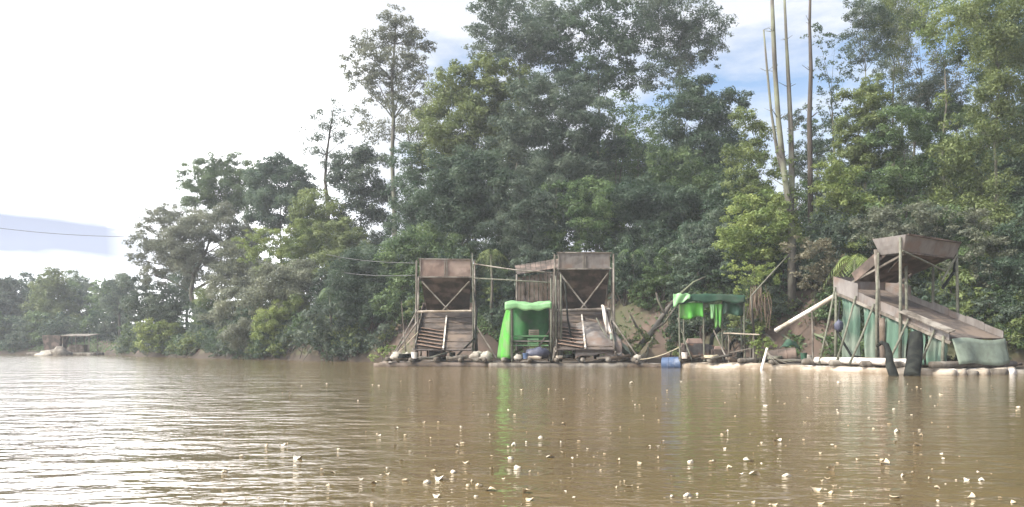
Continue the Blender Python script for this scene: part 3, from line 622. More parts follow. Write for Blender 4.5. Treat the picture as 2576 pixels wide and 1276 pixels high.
# ground cover: creeping leaves and grass, nobody could count it
n = 150000
u = rng.uniform(-200, 2750, n); D0 = np.interp(u, [a for a, b_ in SH], [b_ for a, b_ in SH]); D = D0 + rng.uniform(.2, 1, n) ** 2 * 15
x = (u - CU) * D / FV; z = height(x, D)
cl = np.sin(x * .9 + D * .5) + np.sin(x * 2.3 - D * 1.1 + 1) + rng.normal(size=n) * .6
uu = u; vv2 = HV - (z - CAMH) * FV / D
bare = np.zeros(n, bool)
for a, b_, c, d, _, _ in BARE: bare |= (uu > a) & (uu < b_) & (vv2 > c) & (vv2 < d)
keep = (z > .25) & (cl > -.2) & ~(bare & (rng.uniform(size=n) < .93)); x, D, z = x[keep], D[keep], z[keep]; n = len(x)
pos = np.stack([x, D, z + rng.uniform(.02, .35, n)], 1)
nor = unit(rng.normal(size=(n, 3)) * .6 + np.array([0, -.5, .6])); tg = unit(np.cross(nor, rng.normal(size=(n, 3)))); bt = np.cross(nor, tg)
s_ = rng.uniform(.16, .42, (n, 1)); wd = s_ * .42
quad = np.stack([pos - tg * s_ * .5, pos + bt * wd * .5, pos + tg * s_ * .5, pos - bt * wd * .5], 1).reshape(-1, 3)
gc = mesh_obj('ground_cover', leaf_mesh('ground_cover', quad, rng.uniform(0, 1, n)), LM['mid'])
tag(gc, 'creeping leaves and grass covering the river bank', 'ground cover', kind='stuff')
print('LEAVES', NLEAF)

#DETAILS
# ------------------------------------------------------------------ dredges, rafts, shelters
def slab(mb, a, b_, c, d, th):
    """four corners in order round the top face, th thick downwards along the normal"""
    a, b_, c, d = map(Vector, (a, b_, c, d)); n_ = (b_ - a).cross(d - a).normalized() * th; k = len(mb.v)
    if n_.z < 0: n_ = -n_
    mb.v += [a, b_, c, d, a - n_, b_ - n_, c - n_, d - n_]
    mb.f += [tuple(k + i for i in f) for f in ((0, 1, 2, 3), (7, 6, 5, 4), (0, 4, 5, 1), (1, 5, 6, 2), (2, 6, 7, 3), (3, 7, 4, 0))]
    return mb
def panel(mb, p, q, h, th, lean=(0, 0, 0), nu=6, nv=3, dent=.02):
    """upright board from p to q (bottom edge), h high, slightly dented, th thick (two skins)"""
    p, q = Vector(p), Vector(q); d = (q - p); nrm = Vector((d.y, -d.x, 0)).normalized(); lean = Vector(lean)
    base = len(mb.v)
    for s_ in (0, 1):
        for j in range(nv + 1):
            for i in range(nu + 1):
                w_ = p + d * (i / nu) + (Vector((0, 0, h)) + lean) * (j / nv)
                w_ += nrm * (dent * mnoise.noise(w_ * 1.7) + (th / 2 if s_ else -th / 2)); mb.v.append(w_)
    m_ = (nu + 1) * (nv + 1)
    for s_ in (0, 1):
        for j in range(nv):
            for i in range(nu):
                a = base + s_ * m_ + j * (nu + 1) + i; f = (a, a + 1, a + nu + 2, a + nu + 1); mb.f.append(f if s_ else f[::-1])
    def strip(ids):
        for a, b_ in zip(ids[:-1], ids[1:]): mb.f.append((a, b_, b_ + m_, a + m_))
    strip([base + i for i in range(nu + 1)]); strip([base + nv * (nu + 1) + i for i in range(nu + 1)][::-1])
    strip([base + j * (nu + 1) for j in range(nv + 1)][::-1]); strip([base + j * (nu + 1) + nu for j in range(nv + 1)])
    return mb

def panel4(mb, b0, b1, t0, t1, th=.04, nu=8, nv=4, dent=.04):
    b0, b1, t0, t1 = map(Vector, (b0, b1, t0, t1)); nrm = (b1 - b0).cross(t0 - b0).normalized(); base = len(mb.v); m_ = (nu + 1) * (nv + 1)
    for s_ in (0, 1):
        for j in range(nv + 1):
            for i in range(nu + 1):
                a, c = i / nu, j / nv; w_ = b0.lerp(b1, a).lerp(t0.lerp(t1, a), c)
                w_ = w_ + nrm * (dent * mnoise.noise(w_ * 1.9) * (0 if i in (0, nu) else 1) + (th / 2 if s_ else -th / 2)); mb.v.append(w_)
    for s_ in (0, 1):
        for j in range(nv):
            for i in range(nu):
                a = base + s_ * m_ + j * (nu + 1) + i; f = (a, a + 1, a + nu + 2, a + nu + 1); mb.f.append(f if s_ else f[::-1])
    for ids in ([base + i for i in range(nu + 1)], [base + nv * (nu + 1) + i for i in range(nu + 1)][::-1], [base + j * (nu + 1) for j in range(nv + 1)][::-1], [base + j * (nu + 1) + nu for j in range(nv + 1)]):
        for a, b_ in zip(ids[:-1], ids[1:]): mb.f.append((a, b_, b_ + m_, a + m_))
    return mb
def make_dredge(label, loc, rz, zhi=4.0, zlo=1.4, Ls=6.5, hw=1.8, bz0=5.65, bz1=6.75, bx0=2.6, bx1=3.94, box='rust', tower=True, skirt=False, seed=1, hole=None):
    random.seed(seed)
    r = empty('gold_dredge', loc, rz, label, 'dredge', 'floating gold dredges with raised sluices')
    zs = lambda x: zhi + (zlo - zhi) * x / Ls
    # lower sluice
    mb = MB(); slab(mb, (-.2, -hw, zs(-.2)), (Ls, -hw, zs(Ls)), (Ls, hw, zs(Ls)), (-.2, hw, zs(-.2)), .07)
    deck = mb.build('sluice_deck', M['mat'], r)
    mb = MB()
    for i in range(7 if tower else 0):
        x = .6 + i * (Ls - .9) / 6 + random.uniform(-.15, .15); mb.beam((x, -hw + .08, zs(x) + .04), (x + random.uniform(-.05, .05), hw - .08, zs(x) + .04), .05, .05)
    if tower: mb.build('riffle_strips', M['wood_dark'], deck)
    for s_ in (-1, 1):
        mb = MB(); n_ = 7
        for i in range(n_):
            x0 = -.2 + (Ls + .2) * i / n_; x1 = -.2 + (Ls + .2) * (i + 1) / n_ - .015; h = .42 * random.uniform(.85, 1.15); y = s_ * (hw + .03)
            mb.v += [Vector(p) for p in ((x0, y - .02, zs(x0) - .15), (x1, y - .02, zs(x1) - .15), (x1, y - .02, zs(x1) + h - .1), (x0, y - .02, zs(x0) + h - .1),
                                         (x0, y + .02, zs(x0) - .15), (x1, y + .02, zs(x1) - .15), (x1, y + .02, zs(x1) + h - .1), (x0, y + .02, zs(x0) + h - .1))]
            k = len(mb.v) - 8; mb.f += [tuple(k + i_ for i_ in f) for f in ((0, 1, 2, 3), (7, 6, 5, 4), (0, 4, 5, 1), (1, 5, 6, 2), (2, 6, 7, 3), (3, 7, 4, 0))]
        mb.build('side_board', M['sheet' if skirt else 'wood'], r)
        MB().beam((-.2, s_ * (hw + .09), zs(-.2) - .2), (Ls + .1, s_ * (hw + .09), zs(Ls + .1) - .2), .09, .14).build('sluice_rail', M['wood'], r)
    # head box: taller boards round the high end
    mb = MB(); H = .95 if skirt else .7
    panel(mb, (-.25, -hw - .07, zhi - .25), (1.35, -hw - .07, zs(1.35) - .2), H, .04)
    panel(mb, (-.25, hw + .07, zhi - .25), (1.35, hw + .07, zs(1.35) - .2), H, .04)
    panel(mb, (-.25, -hw, zhi - .25), (-.25, hw, zhi - .25), H, .04)
    mb.build('head_box', M['sheet' if skirt else 'rust_dark'], r)
    # upper chute and header box
    a0, a1 = .75, bx0 + .15; za0, za1 = zhi + .45, bz0 + .05; cw = hw - .12
    mb = MB(); slab(mb, (a0, -cw + .15, za0), (a1, -cw, za1), (a1, cw, za1), (a0, cw - .15, za0), .06)
    for s_ in (-1, 1):
        y = s_ * cw; slab(mb, (a0, y, za0 + .35), (a1, y, za1 + .4), (a1, y + .04, za1 + .4), (a0, y + .04, za0 + .35), .5)
    mb.build('upper_chute', M['rust_dark'], r)
    mb = MB(); fl = .12 if tower else .30       # the box flares towards its rim
    h = bz1 - bz0
    yb, yt = hw - .08, hw - .08 + (0 if tower else fl * .6); tl = 0 if tower else .16     # the far side of the side-on hopper sags a little
    c0 = [(bx1, -yb, bz0), (bx1, yb, bz0 - tl), (bx0, yb, bz0 - tl), (bx0, -yb, bz0)]
    c1 = [(bx1 + fl, -yt, bz1), (bx1 + fl, yt, bz1 - tl), (bx0 - fl, yt, bz1 - tl), (bx0 - fl, -yt, bz1)]
    for k in range(4): panel4(mb, c0[k], c0[(k + 1) % 4], c1[k], c1[(k + 1) % 4])
    slab(mb, (bx0, -hw + .1, bz0 + .03), (bx1, -hw + .1, bz0 + .03), (bx1, hw - .1, bz0 + .03), (bx0, hw - .1, bz0 + .03), .05)
    hb = mb.build('header_box', M[box], r)
    mb = MB()
    for z_, f_ in ((bz1, fl), (bz0, 0)):
        mb.beam((bx1 + f_ + .05, -hw - .02, z_), (bx1 + f_ + .05, hw + .02, z_ - (.04 if z_ == bz1 else 0) - tl), .07, .08)
        mb.beam((bx0 - f_ - .05, -hw - .02, z_), (bx0 - f_ - .05, hw + .02, z_ - tl), .07, .08)
    if tower:
        for y in (-hw + .12, -.06, .08, hw - .12): mb.beam((bx1 + .06, y, bz0), (bx1 + fl + .06, y, bz1), .06, .05)
    mb.build('box_frame', M['wood' if tower else 'rust_dark'], hb)
    # sloping hopper floor under the box, running back to the chute
    mb = MB(); lowz = 3.6 if tower else bz0 - .75; lx = .9 if tower else bx0 - .2
    slab(mb, (bx1, -hw + .12, bz0 - .03), (bx1, hw - .12, bz0 - .03), (lx, hw - (.3 if tower else .8), lowz), (lx, -hw + (.3 if tower else .8), lowz), .05)
    mb.build('hopper_floor', M['rust_dark'], r)
    # legs
    for x in (0.0, bx0, bx1 + .05, Ls - .25):
        for s_ in (-1, 1):
            zt = {0.0: zhi - .1, Ls - .25: zs(Ls - .25)}.get(x, bz1 - .1 if x > bx0 else bz0 + .1)
            y = s_ * (hw + .17)
            MB().tube([(x + random.uniform(-.08, .08), y + s_ * .06, .1), (x, y, zt * .5), (x + random.uniform(-.05, .05), y - s_ * .03, zt)], [.085, .075, .06], 8, .06).build('post', M['pole' if skirt else 'wood'], r, smooth=True)
    xf = bx1 + .14
    if tower:
        for s_ in (-1, 1): MB().tube([(xf, s_ * (hw - .2), bz0 - .3), (xf - .1, -s_ * .25, 3.35)], .05, 7, .05).build('brace', M['wood'], r)
        MB().log((xf + .05, -hw - .15, 3.3), (xf + .05, hw - .05, 3.38), .085).build('crossbar', M['wood_pale' if seed != 2 else 'wood'], r)
        MB().beam((1.6, -.08, zs(1.6) + .14), (Ls + .1, 0, zs(Ls + .1) + .14), .09, .12).build('divider', M['white'], r)
        mb = MB()
        for i in range(6):                       # planks laid slantwise on one half of the sluice
            x = 3.4 + i * .5; mb.beam((x, -hw + .1, zs(x) + .11), (x + .55, -.12, zs(x + .55) + .11), .36, .035)
        mb.build('loose_planks', M['plank_tan'], r)
        for s_ in (-1, 1):
            MB().tube([(xf + .1, s_ * (hw + .1), 2.6), (xf + 1.4, s_ * (hw + 1.6), .25)], .055, 7, .08).build('stay_pole', M['wood'], r)
    else:
        for s_ in (-1, 1):
            MB().tube([(bx1 + .1, s_ * (hw + .1), bz0 + .05), (bx1 + .1, -s_ * .1 + .9, 4.4 if s_ > 0 else 4.9)], .05, 7, .05).build('brace', M['pole'], r)
        MB().tube([(bx1 + .3, .6, 4.05), (bx1 - .1, hw + .1, 4.9), (bx1 - .5, hw + .9, 6.3)], .075, 8, .1).build('suction_pipe', M['black'], r)
        MB().beam((.5, -hw + .2, zhi + .25), (bx1, -hw + .2, bz0 - .05), .1, .1).build('chute_bearer', M['wood'], r)
        for x, dx, dy in ((-.1, -.1, -1.0), (1.25, -.2, -1.15), (2.4, -.3, -1.35), (4.4, -.4, -1.0), (5.8, -.3, -.7)):
            MB().tube([(x, -hw - .12, zs(x) + .1), (x + dx * .5, -hw - .1 + dy * .5, zs(x) * .5 + .15), (x + dx, -hw - .12 + dy, .3)], [.05, .055, .06], 7, .05).build('slanted_pole', M['pole'], r, smooth=True)
        for k, (x0, x1) in enumerate(((.2, 1.35), (1.5, 2.5), (2.65, 4.2), (4.35, 5.2), (5.3, 6.3))):
            def fn(a, c, x0=x0, x1=x1, k=k):
                x = x0 + (x1 - x0) * a; zt = zs(x) - .3; z = zt + (.35 - zt) * c
                y = -hw + .05 + .14 * math.sin(a * 9 + k) * (.3 + c) + .06 * math.sin(a * 23 + 2 * k)
                return (x + .04 * math.sin(c * 7), y, z)
            MB().grid(fn, 22, 8).build('tarp_panel', M['tarp_sea'], r, smooth=True, solid=.012)
        def fn(a, c):
            y = -hw + 2 * hw * a; return (Ls + .1 + .35 * c + .12 * math.sin(a * 11) * c, y, zs(Ls) - .05 + (.45 - zs(Ls)) * c + .06 * math.sin(a * 7))
        MB().grid(fn, 24, 6).build('end_apron', M['tarp_grey'], r, smooth=True, solid=.015)
        mb = MB(); slab(mb, (4.0, -hw - .35, zs(4.0) + .3), (6.7, -hw - .35, zs(6.7) + .3), (6.7, -hw + .1, zs(6.7) + .42), (4.0, -hw + .1, zs(4.0) + .42), .05)
        mb.build('loose_planks', M['wood'], r)
    return r

def raft(label, p, ang, length, rows, rad, mats=('wood_pale',), cross=4, seed=3, gap=2.1, z=.05):
    random.seed(seed)
    r = empty('log_raft', p, ang, label, 'raft', 'log rafts that carry the dredges')
    for i in range(rows):
        y = i * rad * gap; o = random.uniform(-.5, .5)
        MB().log((-length / 2 + o, y, z), (length / 2 + random.uniform(-.5, .5), y, z), rad * random.uniform(.85, 1.1), 7).build('log', M[mats[i % len(mats)]], r, smooth=True)
    for i in range(cross):
        x = -length / 2 + .6 + (length - 1.2) * i / max(1, cross - 1)
        MB().log((x, -.3, z + rad * 1.75), (x + random.uniform(-.3, .3), rows * rad * gap, z + rad * 1.75), rad * .7).build('cross_log', M['wood'], r, smooth=True)
    return r

# rafts
raft('dark log raft under the first dredge tower', (WX(1097, 54.0), 54.0, 0), 0.0, 7.4, 14, .22, ('wood_dark', 'wood', 'wood_dark'), 5, 3)
raft('brown log raft under the second dredge tower and the tarp hut', (WX(1432, 52.5), 52.6, 0), R(-2), 9.3, 15, .22, ('wood', 'wood_dark'), 6, 4)
raft('pale log raft under the green tarp shelter', (13.1, 48.4, 0), R(-39), 8.6, 12, .23, ('wood_pale', 'wood_pale', 'wood'), 5, 5)
rd = R(-65); DO = Vector((16.9 + 1.8 * .906, 44 + 1.8 * .423, 0))
def DL(x, y, z=0):    # local coordinates of the right dredge -> world
    return Vector((DO.x + x * math.cos(rd) - y * math.sin(rd), DO.y + x * math.sin(rd) + y * math.cos(rd), z))
raft('pale log raft under the right dredge', DL(3.0, -3.1), rd, 8.8, 12, .22, ('wood_pale', 'white', 'wood_pale', 'wood'), 5, 6)

make_dredge('first dredge tower from the left, rusty pink header box seen head on', (WX(1119, 57.2), 61.0, .3), R(-89), zlo=.75, zhi=3.7, bz1=6.85, seed=1)
make_dredge('second dredge tower, faded brown header box beside a bundle of upright poles', (WX(1477, 55), 58.9, .3), R(-93), zlo=.8, zhi=3.7, bz0=6.0, bz1=7.05, hw=1.75, box='sheet', seed=2)
make_dredge('right dredge seen side on, with sea green tarp skirts under its grey sluice', DO + Vector((0, 0, .05)), rd, zhi=4.15, zlo=1.6, bz0=5.7, bz1=6.5, box='sheet', tower=False, skirt=True, seed=3)

def T(name, label, cat, loc, group=None): return empty(name, loc, 0, label, cat, group)
def B_(mb, name, mat, root, **k): return mb.build(name, M[mat], root, off=root.location, **k)

# bright tarp hut between the towers
def tarp_hut():
    x0, x1, y0, y1 = WX(1274, 54), WX(1384, 54), 53.3, 56.4
    r = T('tarp_hut', 'bright green tarp hut between the two dredge towers', 'hut', (.8, 54.5, .3))
    def roof(a, c): return (x0 - .1 + (x1 - x0 + .15) * a, y0 - .1 + (y1 - y0) * c, 4.0 + .25 * c + .06 * math.sin(a * 8) - .03 * math.cos(a * 21))
    B_(MB().grid(roof, 16, 8), 'roof_sheet', 'tarp_pale', r, smooth=True, solid=.02)
    def fas(a, c): return (x0 - .1 + (x1 - x0 + .15) * a, y0 - .12 - .03 * math.sin(a * 15), 4.0 + .06 * math.sin(a * 8) - .42 * c - .05 * math.sin(a * 19) * c)
    B_(MB().grid(fas, 24, 3), 'valance', 'tarp_pale', r, smooth=True, solid=.015)
    def wall(a, c):
        # curved flank: from the front post round to the back, bellying outwards towards the deck
        t_ = a * 1.5; bel = .12 + .95 * c ** .8 * (1 - .25 * c)
        x = x0 + .25 - bel * math.sin(min(t_, 1.57)) * 1.0 - .07 * math.sin(a * 17) * c; y = y0 - .05 + (1 - math.cos(min(t_, 1.57))) * 1.9 - .2 * math.sin(c * 3.1) * (1 - a)
        return (x, y, 4.0 - c * 3.5 + .05 * math.sin(a * 9))
    B_(MB().grid(wall, 22, 16), 'side_wall', 'tarp', r, smooth=True, solid=.015)
    def back(a, c): return (x0 + (x1 - x0) * a, y1 - .05 + .1 * math.sin(a * 12), 4.1 - 2.6 * c)
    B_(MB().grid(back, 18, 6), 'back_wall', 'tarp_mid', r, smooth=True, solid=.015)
    for x, y in ((x0 + .35, y0), (x1, y0), (x0 + .3, y1), (x1, y1)): B_(MB().tube([(x, y, .3), (x + .03, y, 2.2), (x, y, 4.0)], .05, 8, .05), 'post', 'pole', r)
    for z in (1.35, 1.95): B_(MB().box(((x0 + x1) / 2 + .1, y0 + 1.2, z), (x1 - x0 - .4, .8, .07)), 'shelf', 'tarp_pale', r, bevel=.01)
    B_(MB().box(((x0 + x1) / 2 + .1, y0 + .25, 1.62), (x1 - x0 - .3, .06, .08)), 'rail', 'wood', r)
    B_(MB().box(((x0 + x1) / 2, (y0 + y1) / 2, .55), (x1 - x0 + .3, y1 - y0, .1)), 'floor', 'wood', r)
    return x0, x1, y0
hx0, hx1, hy0 = tarp_hut()
# things in and in front of it
def lumpthing(name, label, cat, c, d, mat, group=None, seed=0, amp=.2):
    o = MB().lump((0, 0, 0), d, 14, 9, amp, seed).build(name, M[mat], None, smooth=True); o.location = c
    return tag(o, label, cat, group)
def crate(label, c, d, mat, group):
    r = T('crate', label, 'crate', (c[0], c[1], c[2] - d[2] / 2), group)
    for z in (-.34, 0, .34):
        mb = MB()
        for s_ in (-1, 1):
            mb.box((c[0], c[1] + s_ * d[1] / 2, c[2] + z * d[2]), (d[0], .03, d[2] * .24)); mb.box((c[0] + s_ * (d[0] / 2 - .015), c[1], c[2] + z * d[2]), (.03, d[1] - .04, d[2] * .24))
        B_(mb, 'slat', mat, r)
    mb = MB()
    for sx in (-1, 1):
        for sy in (-1, 1): mb.box((c[0] + sx * (d[0] / 2 - .05), c[1] + sy * (d[1] / 2 - .05), c[2]), (.05, .05, d[2]))
    B_(mb, 'corner_post', mat, r); B_(MB().box((c[0], c[1], c[2] - d[2] / 2 + .03), (d[0] - .08, d[1] - .08, .03)), 'bottom', mat, r)
crate('pale green crate on the lower shelf of the bright tarp hut', (hx0 + 1.7, hy0 + 1.15, 1.6), (.7, .5, .4), 'tarp_pale', 'crates in the tarp hut')
crate('wooden crate on the upper shelf of the bright tarp hut', (hx0 + 1.75, hy0 + 1.15, 2.18), (.65, .5, .36), 'wood_pale', 'crates in the tarp hut')
lumpthing('tarp_bundle', 'dark blue tarp bundle in front of the bright tarp hut', 'bundle', (WX(1352, 52.8), 52.9, .85), (.75, .4, .38), 'tarp_blue', seed=4)
for i, (u_, v_, D_, s_, lb) in enumerate([(1000, 908, 54.2, .42, 'leftmost pale sack on the first raft'), (1022, 903, 54.6, .38, 'pale sack against the left post of the first dredge tower'),
        (1200, 895, 54.2, .45, 'grey sack at the right foot of the first dredge tower'), (1222, 903, 54.0, .42, 'white sack between the first dredge tower and the bright tarp hut'),
        (1305, 898, 53.2, .28, 'small white sack under the shelves of the bright tarp hut'), (1605, 912, 52.8, .28, 'white sack at the right end of the second raft'),
        (2030, 905, 47.2, .33, 'pale sack behind the rusty drum on the pale raft')]):
    p = P(u_, v_, D_); lumpthing('sack', lb, 'sack', (p.x, p.y, .42 + s_ * .5), (s_, s_ * .8, s_ * .75), 'sack', 'sacks on the rafts', i * 3 + 1, .3)

# upright pole bundle left of the second tower
for i, (u_, vt, rr) in enumerate([(1386, 700, .05), (1392, 712, .045), (1398, 695, .06), (1405, 705, .05), (1411, 690, .07)]):
    p = P(u_, vt, 53.2 + .15 * i)
    o = MB().tube([(0, 0, 0), (.03, 0, p.z * .5), (.0, .05, p.z - .3)], [rr * 1.2, rr, rr * .8], 8, .06).build('upright_pole', M['wood' if i % 2 else 'pole'], None, smooth=True)
    o.location = (p.x, p.y, .3)
    tag(o, ['leftmost thin pole of the bundle between the tarp hut and the second dredge tower', 'short thin second pole of the bundle beside the tarp hut', 'middle pole of the upright bundle beside the tarp hut',
            'fourth pole of the bundle next to the second dredge tower', 'thickest pole of the bundle touching the second dredge tower'][i], 'pole', 'poles bundled beside the second tower')
o = MB().tube([(0, 0, 0), (.02, 0, 4), (-.05, 0, 7.2)], [.06, .05, .03], 8).build('upright_pole', M['pole'], None, smooth=True); o.location = (WX(1190, 56.5), 56.5, .3)
tag(o, 'tall thin pole rising above the right corner of the first dredge tower', 'pole')
o = MB().tube([P(1010, 760, 54), P(1013, 800, 54), P(1020, 885, 54)], [.03, .035, .06], 6).build('flag_stick', M['wood'], None); tag(o, 'thin leaning stick left of the first dredge tower', 'stick')
# white cloth hanging at the right of tower two
def cl(a, c): 
    p = P(1512 + 14 * c + (8 + 5 * c) * a, 768 + 72 * c, 54.6 - .4 * c); return (p.x, p.y + .08 * math.sin(a * 5 + c * 6), p.z + .05 * math.sin(c * 9 + a * 4))
o = MB().grid(cl, 6, 14).build('hanging_cloth', M['white'], None, smooth=True, solid=.03); tag(o, 'white rag hanging down the right side of the second dredge tower', 'cloth')
def blank(a, c):
    x = WX(1440, 55) + a * 2.9; k = c; D_ = 52.6 + 3.6 * k; z_ = .3 + .82 + (k * 3.6 * .445) + .28 * math.sin(math.pi * a) + .07 * math.sin(a * 13 + c * 4) * (1 - .4 * c) - (.6 * (1 - c * 6) if c < .16 else 0)
    return (x + .1 * math.sin(c * 7), D_, z_)
o = MB().grid(blank, 26, 18).build('sluice_blanket', M['sheet'], None, smooth=True, solid=.03); tag(o, 'crumpled brown blanket draped over the lower sluice of the second dredge', 'blanket')
# tarp hump beside tower two
def hump(a, c):
    p = P(1535 + 55 * a, 905, 53.4 + 2.6 * c); z = .35 + (1.75 - 1.35 * a ** 1.6) * math.sin(math.pi * min(1, .28 + c * .6)) ; return (p.x, p.y, max(.25, z) + .05 * math.sin(a * 16 + c * 5))
o = MB().grid(hump, 18, 12).build('tarp_cover', M['tarp_grey'], None, smooth=True, solid=.03); tag(o, 'grey sloping tarp cover at the right foot of the second dredge tower', 'tarp')

# brown shed wall between the towers, behind the hut
def shed():
    D = 61.5; r = T('lean_to_shed', 'brown plank lean-to against the bank behind the bright tarp hut', 'shed', (WX(1350, D), D, 2.0))
    a, b_ = P(1295, 668, D + 1.5), P(1412, 650, D + 1.5); c, d = P(1412, 672, D - .5), P(1300, 690, D - .5)
    mb = MB()
    for i in range(9):
        t0, t1 = i / 9, (i + .93) / 9; slab(mb, a.lerp(b_, t0), a.lerp(b_, t1), d.lerp(c, t1), d.lerp(c, t0), .06)
    B_(mb, 'roof', 'rust_dark', r)
    mb = MB()
    for i in range(10):
        t0 = i / 10; p = d.lerp(c, t0) + Vector((0, .3, -.2)); q = d.lerp(c, t0 + .085) + Vector((0, .3, -.2)); hh = p.z - 2.0 + random.uniform(-.1, .1)
        panel(mb, (p.x, p.y, p.z - hh), (q.x, q.y, p.z - hh), hh, .04, nu=1, nv=2)
    B_(mb, 'wall', 'wood_dark', r)
    for p in (d, c): B_(MB().tube([(p.x, p.y, 1.0), (p.x, p.y, p.z)], .07), 'post', 'wood', r)
shed()

# green tarp shelter on the pale raft
def shelter():
    r = T('tarp_shelter', 'dark roofed tarp shelter with torn green drapes on the pale raft', 'shelter', (12, 51.2, .35))
    def rp(u_, v_, D_): return P(u_, v_, D_)
    def roof(a, c):
        p = rp(1697 + 178 * a, 752 - 6 * math.sin(a * 3), 50.2); return (p.x + .5 * c, p.y + 2.6 * c, p.z + .25 * c + .07 * math.sin(a * 13 + c * 3) + .04 * math.sin(a * 31))
    B_(MB().grid(roof, 30, 8), 'roof_sheet', 'tarp_dark', r, smooth=True, solid=.03)
    def fascia(a, c):
        p = rp(1697 + 178 * a, 746 - 5 * math.sin(a * 3) + (20 + 3 * math.sin(a * 17)) * c, 50.15 - .04 * c); return (p.x, p.y - .05 * math.sin(a * 22) * c, p.z + .04)
    B_(MB().grid(fascia, 36, 4), 'valance', 'tarp_dark', r, smooth=True, solid=.015)
    def pale(a, c):
        p = rp(1694 + 42 * a, 744 + (34 - 22 * a) * c, 50.05 - .05 * c); return (p.x, p.y + .06 * math.sin(a * 9 + c * 4), p.z + .12 - .04 * math.sin(a * 14))
    B_(MB().grid(pale, 12, 6), 'roof_flap', 'tarp_pale', r, smooth=True, solid=.012)
    def dr(u0, u1, v0, v1, D_, ph):
        def f(a, c):
            p = rp(u0 + (u1 - u0) * a + 4 * c * math.sin(a * 3 + ph), v0 + (v1 - v0) * c * (1 + .1 * math.sin(a * 6 + ph)), D_); return (p.x, p.y + .10 * math.sin(a * 11 + ph) * (.3 + c), p.z)
        return f
    B_(MB().grid(dr(1710, 1768, 762, 800, 50.3, 0), 18, 8), 'drape', 'tarp', r, smooth=True, solid=.012)
    B_(MB().grid(dr(1786, 1797, 766, 800, 50.3, 1), 6, 8), 'drape', 'tarp_pale', r, smooth=True, solid=.012)
    B_(MB().grid(dr(1796, 1818, 766, 822, 50.35, 2), 12, 10), 'drape', 'tarp', r, smooth=True, solid=.012)
    B_(MB().grid(dr(1818, 1874, 758, 792, 50.4, 3), 16, 6), 'drape', 'tarp_dark', r, smooth=True, solid=.012)
    for u_, D_ in ((1709, 50.4), (1770, 50.4), (1816, 50.5), (1872, 50.4), (1720, 52.6), (1865, 52.6)):
        p = rp(u_, 756, D_); B_(MB().tube([(p.x + .05, p.y, .4), (p.x, p.y, 2.2), (p.x, p.y, p.z)], [.06, .05, .045], 8, .06), 'post', 'pole', r)
shelter()
# diesel engine and pump under it
def engine(label, u_, D_, s_=1.0, mat='iron'):
    p = P(u_, 875, D_); x, y, z = p.x, p.y, .5
    r = T('diesel_pump', label, 'engine', (x, y, z), 'diesel pumps on the rafts')
    B_(MB().box((x, y, z + .45 * s_), (1.1 * s_, .6 * s_, .6 * s_)), 'engine_block', mat, r, bevel=.04)
    B_(MB().box((x - .1 * s_, y, z + .88 * s_), (.8 * s_, .4 * s_, .24 * s_), taper=.8), 'cylinder_head', 'rust', r, bevel=.03)
    B_(MB().tube([(x - .62 * s_, y, z + .45 * s_), (x - .74 * s_, y, z + .45 * s_)], .34 * s_, 18), 'flywheel', 'rust_dark', r, bevel=.02)
    B_(MB().tube([(x + .7 * s_, y - .2, z + .4 * s_), (x + .7 * s_, y + .25, z + .4 * s_)], .3 * s_, 16), 'pump_casing', mat, r, bevel=.02)
    B_(MB().tube([(x + .2 * s_, y, z + 1.0 * s_), (x + .2 * s_, y, z + 1.5 * s_), (x + .4 * s_, y, z + 1.7 * s_)], .05 * s_, 8), 'exhaust_pipe', 'rust_dark', r)
    B_(MB().tube([(x + .7 * s_, y, z + .65 * s_), (x + .75 * s_, y, z + 1.1 * s_), (x + 1.1 * s_, y, z + 1.5 * s_)], .1 * s_, 10), 'outlet_pipe', 'black', r, smooth=True)
    for dx in (-.35, .4): B_(MB().box((x + dx * s_, y, z + .06), (.14, .8 * s_, .12)), 'skid', 'wood_dark', r)
engine('large oily diesel pump under the drapes of the tarp shelter', 1752, 50.8, 1.25)
engine('small rusty diesel pump right of the large one in the tarp shelter', 1812, 50.6, .8, 'rust_dark')
engine('diesel pump under the lower sluice of the first dredge tower', 1095, 56.2, .75)
engine('diesel pump under the lower sluice of the second dredge tower', 1460, 55.0, .7)

def barrel(name, label, c, axis_, r_, L_, mat, rib=2, sink=0):
    c = Vector(c); a = Vector(axis_).normalized(); root = T(name, label, 'barrel', (c.x, c.y, c.z))
    pts, rad = [], []
    prof = [(-.5, .90), (-.485, 1.0), (-.17, 1.0), (-.16, 1.045), (-.13, 1.045), (-.12, 1.0), (.12, 1.0), (.13, 1.045), (.16, 1.045), (.17, 1.0), (.485, 1.0), (.5, .90)]
    for t_, k_ in prof: pts.append(c + a * L_ * t_); rad.append(r_ * k_)
    B_(MB().tube(pts, rad, 24), 'drum_body', mat, root, bevel=.008)
    o = c + a * (L_ * .5 + .012); n_ = a.orthogonal().normalized()
    B_(MB().tube([o + n_ * r_ * .6 - a * .02, o + n_ * r_ * .6 + a * .02], .045, 10), 'bung', 'black', root)
p = P(1690, 905, 51.0)
barrel('floating_barrel', 'blue plastic barrel floating between the two rafts', (p.x, p.y, .22), (1, -.35, .05), .42, 1.15, 'blue')
p = P(1968, 888, 47.6)
barrel('rusty_drum', 'rusty steel drum lying on the pale raft beside a white stake', (p.x, p.y, .72), (1, -.25, .12), .42, 1.5, 'rust_dark')
def cover(a, c):
    q_ = P(1962 + 50 * a, 880, 48.6 + 1.4 * c); return (q_.x, q_.y, 1.15 + .55 * math.sin(math.pi * a) * math.sin(math.pi * (c * .8 + .1)) + .05 * math.sin(a * 12 + c * 7))
